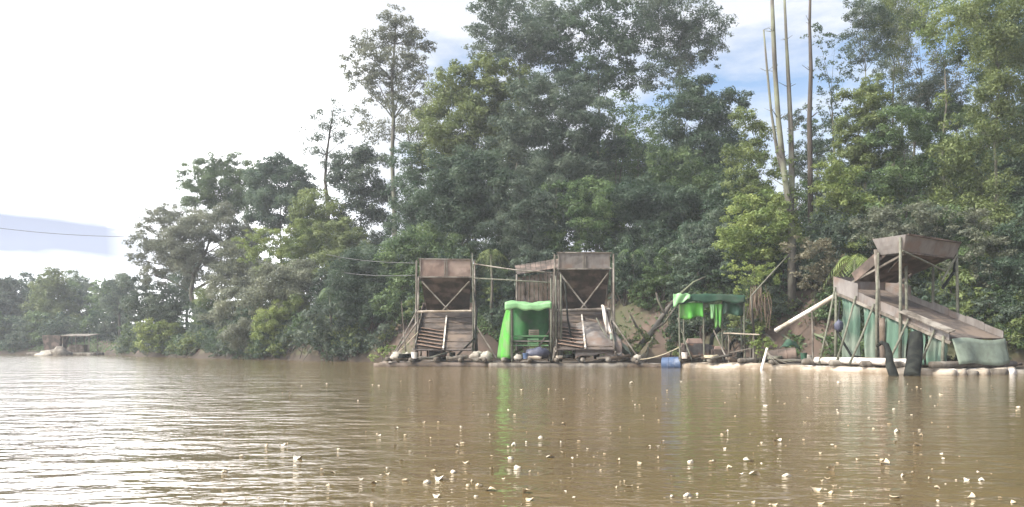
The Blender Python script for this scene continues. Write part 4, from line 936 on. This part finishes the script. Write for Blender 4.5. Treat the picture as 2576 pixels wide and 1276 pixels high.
o = MB().grid(cover, 14, 8).build('tarp_cover', M['tarp_dark'], None, smooth=True, solid=.02); tag(o, 'dark green tarp cover heaped behind the rusty drum', 'tarp')
o = MB().tube([P(1915, 934, 46.6), P(1922, 905, 46.7), P(1930, 876, 46.8)], [.09, .08, .07], 8, .08).build('white_stake', M['white'], None); tag(o, 'white stake standing in the water in front of the rusty drum', 'stake')
mb = MB()
for i in range(7):
    a = P(1929, 880 + i * 2, 46.7); b_ = P(1945 + i * 9, 912 + (i % 3) * 3, 46.6); mb.tube([a, a.lerp(b_, .5) + Vector((0, 0, -.08 + .03 * (i % 2))), b_], .014, 4)
o = mb.build('net_cord', M['sack'], None); tag(o, 'white net cords tied from the stake to the pale raft', 'net')

# table of planks, box of grass on the raft
def table():
    a, b_ = P(1828, 838, 50), P(1903, 842, 49.2); r = T('plank_table', 'rough pale plank table right of the tarp shelter', 'table', ((a.x + b_.x) / 2, 49.6, .4))
    for i in range(4): B_(MB().beam(a + Vector((random.uniform(-.1, .1), i * .22, 0)), b_ + Vector((random.uniform(-.1, .2), i * .22, .01 * i)), .19, .07), 'plank', 'wood_pale', r)
    for q_ in (a + Vector((.15, .1, 0)), b_ + Vector((-.15, .1, 0)), a + Vector((.15, .7, 0)), b_ + Vector((-.15, .7, 0))):
        B_(MB().tube([(q_.x, q_.y, .3), (q_.x, q_.y, q_.z - .03)], .045, 7), 'leg', 'wood', r)
    B_(MB().beam((a.x + .15, a.y + .05, .9), (b_.x - .15, b_.y + .05, 1.2), .06, .06), 'brace', 'wood', r)
table()
def tuft(name, label, blobs, mat, size, cat='bush', dens=1.3):
    D = blobs[0][2]; p = P(blobs[0][0], 875, D); base = Vector((p.x, D, max(.3, zg(p.x, D)))); r = empty(name, base, 0, label, cat)
    Bq = [tuple(P(u_, v_, d_) - base) + (rr * d_ / FV,) for u_, v_, d_, rr in blobs]
    v, tt = leaf_arrays(Bq, size, dens); mesh_obj('foliage', leaf_mesh('foliage', v, tt), LM[mat], r)
    mb = MB()
    for b_ in Bq: mb.tube([(b_[0] * .7, b_[1] * .7, -.1), b_[:3]], [.03, .015], 5)
    mb.build('stem', M['bark'], r)
tuft('weed_clump', 'yellow green weeds growing on the raft under the plank table', [(1900, 868, 48.6, 20), (1925, 862, 48.4, 22), (1945, 875, 48.2, 22), (1915, 888, 48.3, 18)], 'lime', .12)
tuft('weed_clump', 'green weeds by the left end of the first raft', [(962, 888, 57, 20), (940, 900, 57, 14), (985, 880, 57.5, 16)], 'lime', .14)
tuft('mossy_bush', 'mossy green bush at the root of the fallen tree', [(1610, 850, 57, 26), (1590, 870, 57, 22), (1635, 860, 57.5, 24), (1600, 885, 56.5, 20)], 'olive', .14)
tuft('weed_clump', 'low weeds on the pale raft beneath the tarp shelter', [(1725, 880, 52, 18), (1700, 890, 52, 16), (1745, 892, 52, 14)], 'olive', .12)
tuft('weed_clump', 'dark weeds under the low end of the right dredge', [(2380, 915, 40.5, 26), (2430, 905, 40.5, 30), (2475, 915, 41, 26), (2510, 905, 42, 28), (2340, 912, 41, 18)], 'deep', .12)

# fallen tree with forked branches
def fallen():
    r = T('fallen_tree', 'fallen mossy tree leaning up the bank left of the tarp shelter', 'tree', tuple(P(1592, 893, 57.5)))
    B_(MB().tube([P(1592, 893, 57.5), P(1640, 835, 58), P(1680, 775, 58.8), P(1715, 735, 59.5)], [.24, .2, .15, .08], 9, .08), 'trunk', 'bark_pale', r, smooth=True)
    for pts in ([(1640, 835, 58), (1672, 812, 57.5), (1700, 772, 57.5)], [(1625, 852, 58), (1600, 820, 58), (1585, 790, 58)], [(1672, 790, 58.5), (1655, 755, 59), (1650, 735, 59)], [(1700, 750, 59), (1745, 710, 59.5), (1790, 690, 60)]):
        B_(MB().tube([P(*q_) for q_ in pts], [.11, .08, .04], 7, .08), 'branch', 'bark', r, smooth=True)
fallen()

# pipes, ropes and cables
def line(name, label, cat, pts, rad, mat, sag=0, n_=14, group=None):
    a, b_ = pts[0], pts[-1]
    if len(pts) == 2: pts = [a.lerp(b_, i / n_) - Vector((0, 0, sag * 4 * (i / n_) * (1 - i / n_))) for i in range(n_ + 1)]
    o = MB().tube(pts, rad, 8).build(name, M[mat], None, smooth=True); return tag(o, label, cat, group)
line('water_pipe', 'long white plastic pipe slanting up to the right dredge', 'pipe', [P(1951, 832, 48.5), P(2030, 786, 47), P(2106, 741, 45.6)], .13, 'white')
mb = MB().tube([P(2042, 776, 46.7), P(2044, 810, 46.7), P(2045, 905, 46.7)], .05, 7); tag(mb.build('pipe_prop', M['wood'], None), 'thin wooden prop holding up the long white pipe', 'prop')
line('floating_pipe', 'fat white floating pipe along the foot of the right dredge', 'pipe', [DL(-.6, -2.75, .55), DL(2.5, -2.75, .55), DL(5.6, -2.75, .52)], .17, 'white')
line('mooring_rope', 'pale rope from the second raft up to the tarp shelter', 'rope', [P(1592, 905, 53), P(1722, 866, 50.6)], .03, 'rope', .25)
line('mooring_rope', 'pale rope slanting down from the first dredge tower to its raft end', 'rope', [P(1052, 835, 56), P(972, 912, 54.4)], .035, 'rope', .1)
line('overhead_cable', 'thin cable high across the sky at the far left', 'cable', [P(-150, 552, 118), P(352, 596, 116)], .035, 'cable', .6)
line('overhead_cable', 'upper cable running from the left bank to the first dredge tower', 'cable', [P(820, 640, 80), P(1050, 662, 57)], .018, 'cable', .2)
line('overhead_cable', 'lower cable running from the left bank to the first dredge tower', 'cable', [P(840, 682, 79), P(1048, 692, 57)], .018, 'cable', .2)
line('overhead_pipe', 'upper pipe spanning between the two dredge towers', 'pipe', [P(1192, 664, 56.8), P(1300, 680, 56), P(1412, 688, 55)], .045, 'wood')
line('overhead_pipe', 'lower pipe spanning between the two dredge towers', 'pipe', [P(1192, 700, 56.8), P(1300, 706, 56), P(1400, 712, 55)], .045, 'pole')
# black suction hose and thick dark intake pipe in front of the right dredge
line('suction_hose', 'black arching hose dipping into the water before the right dredge', 'hose',
     [P(2206, 872, 39.6), P(2218, 862, 39.4), P(2230, 868, 39.0), P(2236, 890, 38.4), P(2238, 915, 37.6), P(2246, 938, 36.6), P(2252, 955, 36)], [.07, .09, .12, .15, .19, .2, .19], 'black')
o = MB().tube([P(2304, 838, 38.2), P(2304, 870, 38), P(2300, 905, 37.2), P(2293, 952, 36)], [.27, .31, .32, .33], 22, .0).build('intake_pipe', M['black'], None, smooth=True)
o.modifiers.new('b', 'BEVEL').width = .01
tag(o, 'thick black intake pipe standing in the water before the right dredge', 'pipe')
line('support_post', 'weathered post rising beside the header box of the right dredge', 'post', [P(2214, 930, 41.6), P(2212, 780, 41.6), P(2203, 628, 41.6)], .10, 'wood')
line('support_post', 'thick dark post behind the black arching hose', 'post', [P(2222, 925, 41.2), P(2220, 860, 41.2), P(2219, 800, 41.2)], .15, 'wood_dark')
line('support_post', 'thin grey post under the middle of the right header box', 'post', [P(2282, 900, 41.9), P(2281, 780, 41.9), P(2279, 655, 41.9)], .075, 'pole')
# blue crate hanging under the high end
p = P(2110, 820, 43.2); lumpthing('blue_bundle', 'dark blue plastic bundle tied under the high end of the right dredge', 'bundle', tuple(p), (.22, .2, .3), 'tarp_blue', seed=9)
# bits of junk on rafts
random.seed(21)
junk = [(1735, 905, 50.2), (1790, 905, 49.6), (1815, 906, 49.2), (1845, 908, 48.6), (1990, 914, 46.6), (2060, 918, 45.3), (1340, 902, 52.6), (1420, 904, 52.8), (1520, 906, 52.8), (1560, 908, 52.6), (1080, 905, 54), (1150, 908, 54), (2450, 925, 40), (2520, 922, 41), (2555, 915, 42), (2490, 900, 42)]
for i, (u_, v_, D_) in enumerate(junk):
    p = P(u_, v_, D_); a_ = random.uniform(-.6, .6); Lq = random.uniform(.6, 1.6)
    o = MB().log((-Lq / 2, 0, 0), (Lq / 2, .1, random.uniform(-.1, .25)), random.uniform(.06, .13), 4, .12).build('driftwood', M[random.choice(('wood', 'wood_pale', 'wood_dark', 'bark_pale'))], None, smooth=True)
    o.location = (p.x, p.y, max(.5, p.z + .1) if D_ > 42 else .25); o.rotation_euler = (0, 0, a_)
    tag(o, 'short broken pole lying across the raft logs', 'driftwood', 'broken poles on the rafts')
raft('dark log pile at the right edge below the twiggy bush', (WX(2520, 41.5), 41.0, 0), R(-12), 4.6, 6, .17, ('wood_dark', 'wood', 'black'), 3, 8)
def bucket(label, u_, D_, z, r_, h_, mat):
    p = P(u_, 875, D_); root = empty('bucket', (p.x, p.y, z), random.uniform(0, 6), label, 'bucket', 'buckets and cans on the rafts')
    MB().tube([(0, 0, 0), (0, 0, h_ * .5), (0, 0, h_)], [r_ * .82, r_ * .92, r_], 16).build('pail', M[mat], root, bevel=.01)
    MB().tube([(0, 0, h_ - .03), (0, 0, h_ + .01)], r_ * 1.06, 16).build('rim', M[mat], root)
    MB().tube([(r_ * math.cos(t_), 0, h_ + r_ * .8 * math.sin(t_)) for t_ in [i * math.pi / 8 for i in range(9)]], .012, 5).build('handle', M['iron'], root)
for q_ in [('white bucket at the left foot of the first dredge tower', 1042, 54.0, .5, .2, .42, 'white'), ('black bucket under the first dredge sluice', 1138, 54.2, .5, .2, .4, 'black'),
           ('blue bucket beside the dark blue tarp bundle', 1322, 52.7, .5, .18, .36, 'blue'), ('black bucket beneath the second dredge sluice', 1500, 53.2, .5, .2, .42, 'black'),
           ('white bucket at the right foot of the second dredge tower', 1556, 52.9, .5, .18, .38, 'white'), ('white bucket beside the large diesel pump', 1722, 49.9, .55, .18, .36, 'white'),
           ('black bucket under the plank table', 1862, 48.9, .55, .2, .4, 'black'), ('green bucket on the raft right of the rusty drum', 2022, 46.6, .55, .18, .36, 'tarp_dark')]: bucket(*q_)
def coil(label, u_, D_, z, R_, r_, mat):
    p = P(u_, 875, D_); n_ = 44; pts = [Vector((p.x + (R_ + .04 * math.sin(i)) * math.cos(i * .45), p.y + (R_ + .05 * math.cos(i * 1.3)) * math.sin(i * .45), z + i * r_ * .09)) for i in range(n_)]
    tag(MB().tube(pts, r_, 7).build('hose_coil', M[mat], None, smooth=True), label, 'hose', 'hose coils on the rafts')
coil('black hose coil left of the first dredge tower', 1015, 54.3, .55, .45, .06, 'black'); coil('black hose coil between the pole bundle and the second sluice', 1428, 53.0, .55, .4, .055, 'black')
coil('pale rope coil right of the large diesel pump', 1790, 49.6, .6, .38, .04, 'rope'); coil('black hose coil on the raft end right of the grey apron', 2500, 40.2, .4, .5, .07, 'black')
coil('grey hose coil on the pale raft behind the white stake', 1950, 47.2, .55, .35, .045, 'pole')
line('delivery_hose', 'black hose sagging from the first dredge head down to its pump', 'hose', [P(1183, 690, 57.2), P(1200, 780, 56), P(1195, 850, 55), P(1150, 895, 54.6)], .06, 'black')
line('delivery_hose', 'black hose hanging beside the left post of the second dredge tower', 'hose', [P(1420, 700, 55.2), P(1428, 800, 54), P(1440, 870, 53.6), P(1468, 900, 53.4)], .06, 'black')
line('delivery_hose', 'dark hose looping under the right dredge between the slanted poles', 'hose', [DL(.2, -1.9, 3.6), DL(.5, -2.4, 2.0), DL(1.6, -2.6, .8), DL(3.0, -2.4, .6)], .06, 'black')
for i, (a_, b_, lb) in enumerate([((1060, 905, 54.2), (1180, 868, 55.2), 'scaffold pole lying across the foot of the first sluice'), ((985, 898, 54.5), (1050, 780, 56), 'pole leaning from the raft on the left post of the first dredge tower'),
        ((1560, 905, 53), (1500, 800, 54.3), 'pole leaning on the right side of the second sluice'), ((1415, 903, 53), (1530, 870, 53.6), 'pole lying across the foot of the second sluice'),
        ((1740, 905, 50), (1705, 800, 50.6), 'pole leaning on the left post of the tarp shelter'), ((1830, 905, 49.5), (1795, 830, 50.3), 'pole leaning inside the tarp shelter')]):
    line('loose_pole', lb, 'pole', [P(*a_), P(*b_)], .045, 'wood' if i % 2 else 'pole', .05)
raft('narrow plank float joining the second raft to the blue barrel', (WX(1640, 52), 52.2, 0), R(-8), 2.9, 4, .17, ('wood_dark', 'wood'), 2, 9)
for i in range(34):
    u_ = 380 + i * 21 + random.uniform(-8, 8) if i < 26 else 1640 + (i - 26) * 60; D_ = float(np.interp(u_, [a for a, b_ in SH], [b_ for a, b_ in SH])) + random.uniform(-.2, 1.2)
    x = WX(u_, D_); y0_ = float(shore_y(x)); z0_ = zg(x, y0_ + 1.6); Lq = random.uniform(.8, 2.6); ax = random.uniform(-1.2, 1.2)
    mb = MB().tube([(0, 0, 0), (ax * .4, -Lq * .45, -z0_ * .3 + random.uniform(.1, .5)), (ax, -Lq, -z0_ + random.uniform(-.1, .25))], [.09, .07, .03], 7, .15)
    for _ in range(4):
        t_ = random.uniform(.3, .9); b0 = Vector((ax * t_, -Lq * t_, -z0_ * t_ * .8 + .2)); mb.tube([b0, b0 + Vector((random.uniform(-.6, .6), random.uniform(-.6, .2), random.uniform(-.1, .7)))], [.035, .01], 5)
    o = mb.build('dead_branch', M[random.choice(('bark', 'bark_dark', 'bark_pale', 'wood'))], None, smooth=True); o.location = (x, y0_ + 1.6, z0_)
    tag(o, 'bare dead branch trailing down the bank ' + zone(u_), 'branch', 'dead branches along the bank')
# hanging dead fronds under the leaning stem
def fronds(name, label, u_, v0, v1, D_, wid, mat, n_=34):
    p = P(u_, v0, D_); r = empty(name, (p.x, p.y, p.z), 0, label, 'dry fronds'); mb = MB()
    for i in range(n_):
        x = random.uniform(-wid, wid); y = random.uniform(-.4, .4); ln = (v1 - v0) * D_ / FV * random.uniform(.55, 1)
        z_ = -random.uniform(0, .35) * (v1 - v0) * D_ / FV * (.3 + abs(x) / wid)
        mb.tube([(x * .8, y * .6, z_), (x * .9 + random.uniform(-.1, .1), y, z_ - ln * .4), (x + random.uniform(-.25, .25), y - .1, z_ - ln * .85)], [.012, .03, .01], 4)
    mb.build('frond_strands', M[mat], r)
fronds('dead_fronds', 'brown dead fronds hanging over the bank right of the tarp shelter', 1910, 715, 820, 54.5, .7, 'straw', 45)
def palm(label, u_, v_, D_, n_, ln, mat, z0=None):
    p = P(u_, v_, D_); g0 = zg(p.x, D_); r = empty('palm', (p.x, D_, g0), 0, label, 'palm')
    top = Vector((0, 0, p.z - g0)); MB().tube([(0, 0, -.2), (.1, 0, top.z * .5), top], [.14, .11, .09], 9, .05).build('trunk', M['bark'], r, smooth=True)
    V_, T_ = [], []
    for i in range(n_):
        a_ = 2 * math.pi * i / n_ + random.uniform(-.3, .3); el = random.uniform(.2, 1.1); pts = []
        for k_ in range(15):
            s_ = k_ / 14 * ln; pts.append(top + Vector((math.cos(a_) * s_ * math.cos(el) * .9, math.sin(a_) * s_ * math.cos(el) * .9, s_ * math.sin(el) - 1.1 * s_ * s_ / ln)))
        for k_ in range(1, 14):
            d_ = (pts[k_ + 1] - pts[k_]).normalized(); sd_ = d_.cross(Vector((0, 0, 1))).normalized()
            for sg in (-1, 1):
                tip = pts[k_] + sd_ * sg * .5 * math.sin(math.pi * k_ / 15 + .25) + d_ * .25 - Vector((0, 0, .28)); m_ = pts[k_].lerp(tip, .5)
                V_ += [pts[k_], m_ + d_ * .035, tip, m_ - d_ * .035]; T_.append(random.random())
    mesh_obj('fronds', leaf_mesh('fronds', np.array([tuple(q_) for q_ in V_]), np.array(T_)), LM[mat], r)
palm('yellowish drooping palm left of the right dredge header box', 2150, 655, 47.5, 14, 2.2, 'lime')
palm('small palm on the left slope above the dark bush', 830, 735, 78, 11, 2.4, 'mid')
palm('arching palm behind the bright tarp hut', 1235, 640, 68.5, 13, 2.6, 'olive')
palm('dark palm between the second dredge tower and the fallen tree', 1590, 640, 66, 12, 2.8, 'mid')

# far left moored dredge
def far_dredge():
    D = 138; r = T('moored_dredge', 'far off reddish brown dredge moored by the far bank beyond the bend', 'dredge', tuple(P(150, 893, D).xy) + (0,))
    a = P(140, 850, D); B_(MB().box((a.x, D, 1.9), (2.4, 2.2, 2.6), taper=1.25), 'hopper', 'rust_dark', r, bevel=.05)
    for dx in (-1.2, 1.2):
        for dy in (-1, 1): B_(MB().tube([(a.x + dx, D + dy, 0), (a.x + dx, D + dy, 2.4)], .09, 7), 'post', 'wood', r)
    for s_ in range(7): B_(MB().log((a.x - 3.5, D - 2 + s_ * .7, .15), (a.x + 6.8, D - 2 + s_ * .7, .15), .25), 'log', 'wood', r)
    q0, q1 = P(166, 845, D), P(238, 845, D)
    B_(slab(MB(), (q0.x, D - 1.6, q0.z), (q1.x, D - 1.6, q0.z), (q1.x, D + 1.6, q0.z + .35), (q0.x, D + 1.6, q0.z + .35), .12), 'roof', 'wood', r)
    for x in (q0.x + .2, (q0.x + q1.x) / 2, q1.x - .2):
        for y in (D - 1.4, D + 1.4): B_(MB().tube([(x, y, .2), (x, y, q0.z)], .07, 7), 'post', 'wood', r)
    B_(MB().tube([P(100, 893, D - 1), P(112, 886, D - 1), P(121, 872, D - 1), P(125, 860, D - 1)], .08, 7), 'discharge_pipe', 'white', r)
    p = P(180, 875, D); B_(MB().box((p.x + 1.2, D, 1.1), (2.4, 1.6, 1.2)), 'engine_housing', 'wood_dark', r, bevel=.05)
far_dredge()
p = P(128, 889, 135); lumpthing('sand_heap', 'pale sand heap spilling beside the far moored dredge', 'sand heap', (p.x, p.y, .1), (2.2, 1.6, .7), 'sack', seed=6, amp=.3)
p = P(153, 884, 134); lumpthing('sand_heap', 'darker sand heap at the foot of the far hopper', 'sand heap', (p.x, p.y, .1), (1.6, 1.3, 1.2), 'wood', seed=8, amp=.3)

# pale curled flecks and low foam lumps strewn over the river
random.seed(5)
FM = []
for j in range(6):
    def lf(a, c, j=j):
        w_ = math.sin(math.pi * min(max(a, .02), .98)) ** .7; y = (c - .5) * (.9 + .2 * math.sin(j * 2)) * w_; x = a - .5
        return (x, y, .5 * (x * x) + 1.1 * y * y * (1 if j % 2 else -.5) + .15 * math.sin(a * 5 + j) * (c - .3) + .05 + .1 * (j % 2 == 0))
    mb = MB().grid(lf, 10, 6); me = bpy.data.meshes.new('floating_fleck'); me.from_pydata([tuple(v_) for v_ in mb.v], [], mb.f); me.materials.append(M['fleck_tan' if j < 4 else 'foam'])
    if j in (1, 3, 5):
        mb = MB().lump((0, 0, .04), (.32, .27, .11), 12, 7, .45, j * 5); me = bpy.data.meshes.new('floating_foam'); me.from_pydata([tuple(v_) for v_ in mb.v], [], mb.f); me.materials.append(M['foam' if j > 1 else 'fleck_tan'])
    me.polygons.foreach_set('use_smooth', [True] * len(me.polygons)); FM.append(me)
def floater(u_, v_, s_, j, label, group=None, name='floating_fleck', cat='leaf'):
    D_ = CAMH * FV / (v_ - HV); o = bpy.data.objects.new(name, FM[j]); col.objects.link(o)
    o.location = (WX(u_, D_), D_, .0); o.scale = (s_, s_ * random.uniform(.6, 1), s_ * random.uniform(.6, 1.6)); o.rotation_euler = (random.uniform(-.5, .2), random.uniform(-.3, .3), random.uniform(0, 6.28))
    return tag(o, label, cat, group)
for i in range(285):
    v_ = 950 + 325 * random.random() ** .85; u_ = random.uniform(560 if random.random() < .3 else 900, 2570)
    D_ = CAMH * FV / (v_ - HV); s_ = random.choice((.014, .018, .02, .025, .03, .035, .04, .05, .075)) * (1 + D_ / 22)
    floater(u_, v_, s_, random.randrange(5), 'small pale fleck floating on the brown river', 'pale flecks scattered on the water')
for u_, v_, s_, lb in [(1300, 1178, .11, 'large angular white flake floating below the bright tarp hut reflection'), (1790, 1162, .09, 'cream curled fleck floating right of the middle foreground'),
        (1835, 1178, .075, 'cream fleck floating close beside the curled one'), (1980, 1198, .12, 'large pale plastic scrap floating in the right foreground'),
        (1730, 1248, .13, 'white plastic scrap floating at the bottom edge'), (1140, 1190, .13, 'white foam flake floating in the centre foreground'),
        (1075, 1215, .12, 'pale foam flake left of the centre foreground one'), (1925, 1022, .14, 'pale fleck floating straight below the white stake'), (1160, 1075, .09, 'pale fleck floating in the ruffled patch left of centre'),
        (1020, 1210, .1, 'cream fleck at the left end of the foreground drift'), (1690, 1250, .07, 'small foam scrap left of the bottom edge plastic scrap'), (2090, 1240, .12, 'pale half sunk scrap at the lower right')]:
    floater(u_, v_, s_, 5 if 'foam' in lb or 'white' in lb or 'plastic' in lb else random.randrange(4), lb, None, 'floating_scrap' if 'scrap' in lb or 'flake' in lb else 'floating_fleck', 'scrap' if 'scrap' in lb or 'flake' in lb else 'leaf')

# ------------------------------------------------------------------ haze
hm = bpy.data.materials.new('river_haze'); hm.use_nodes = True; t = hm.node_tree; t.nodes.clear()
pv = t.nodes.new('ShaderNodeVolumePrincipled'); pv.inputs['Color'].default_value = (.86, .92, 1, 1); pv.inputs['Density'].default_value = .00052
pv.inputs['Anisotropy'].default_value = .1
ho = t.nodes.new('ShaderNodeOutputMaterial'); t.links.new(pv.outputs[0], ho.inputs['Volume'])
hz = MB().box((0, 0, 26), (880, 880, 60)).build('haze', hm); tag(hz, 'pale air haze over the river', 'haze', kind='stuff')
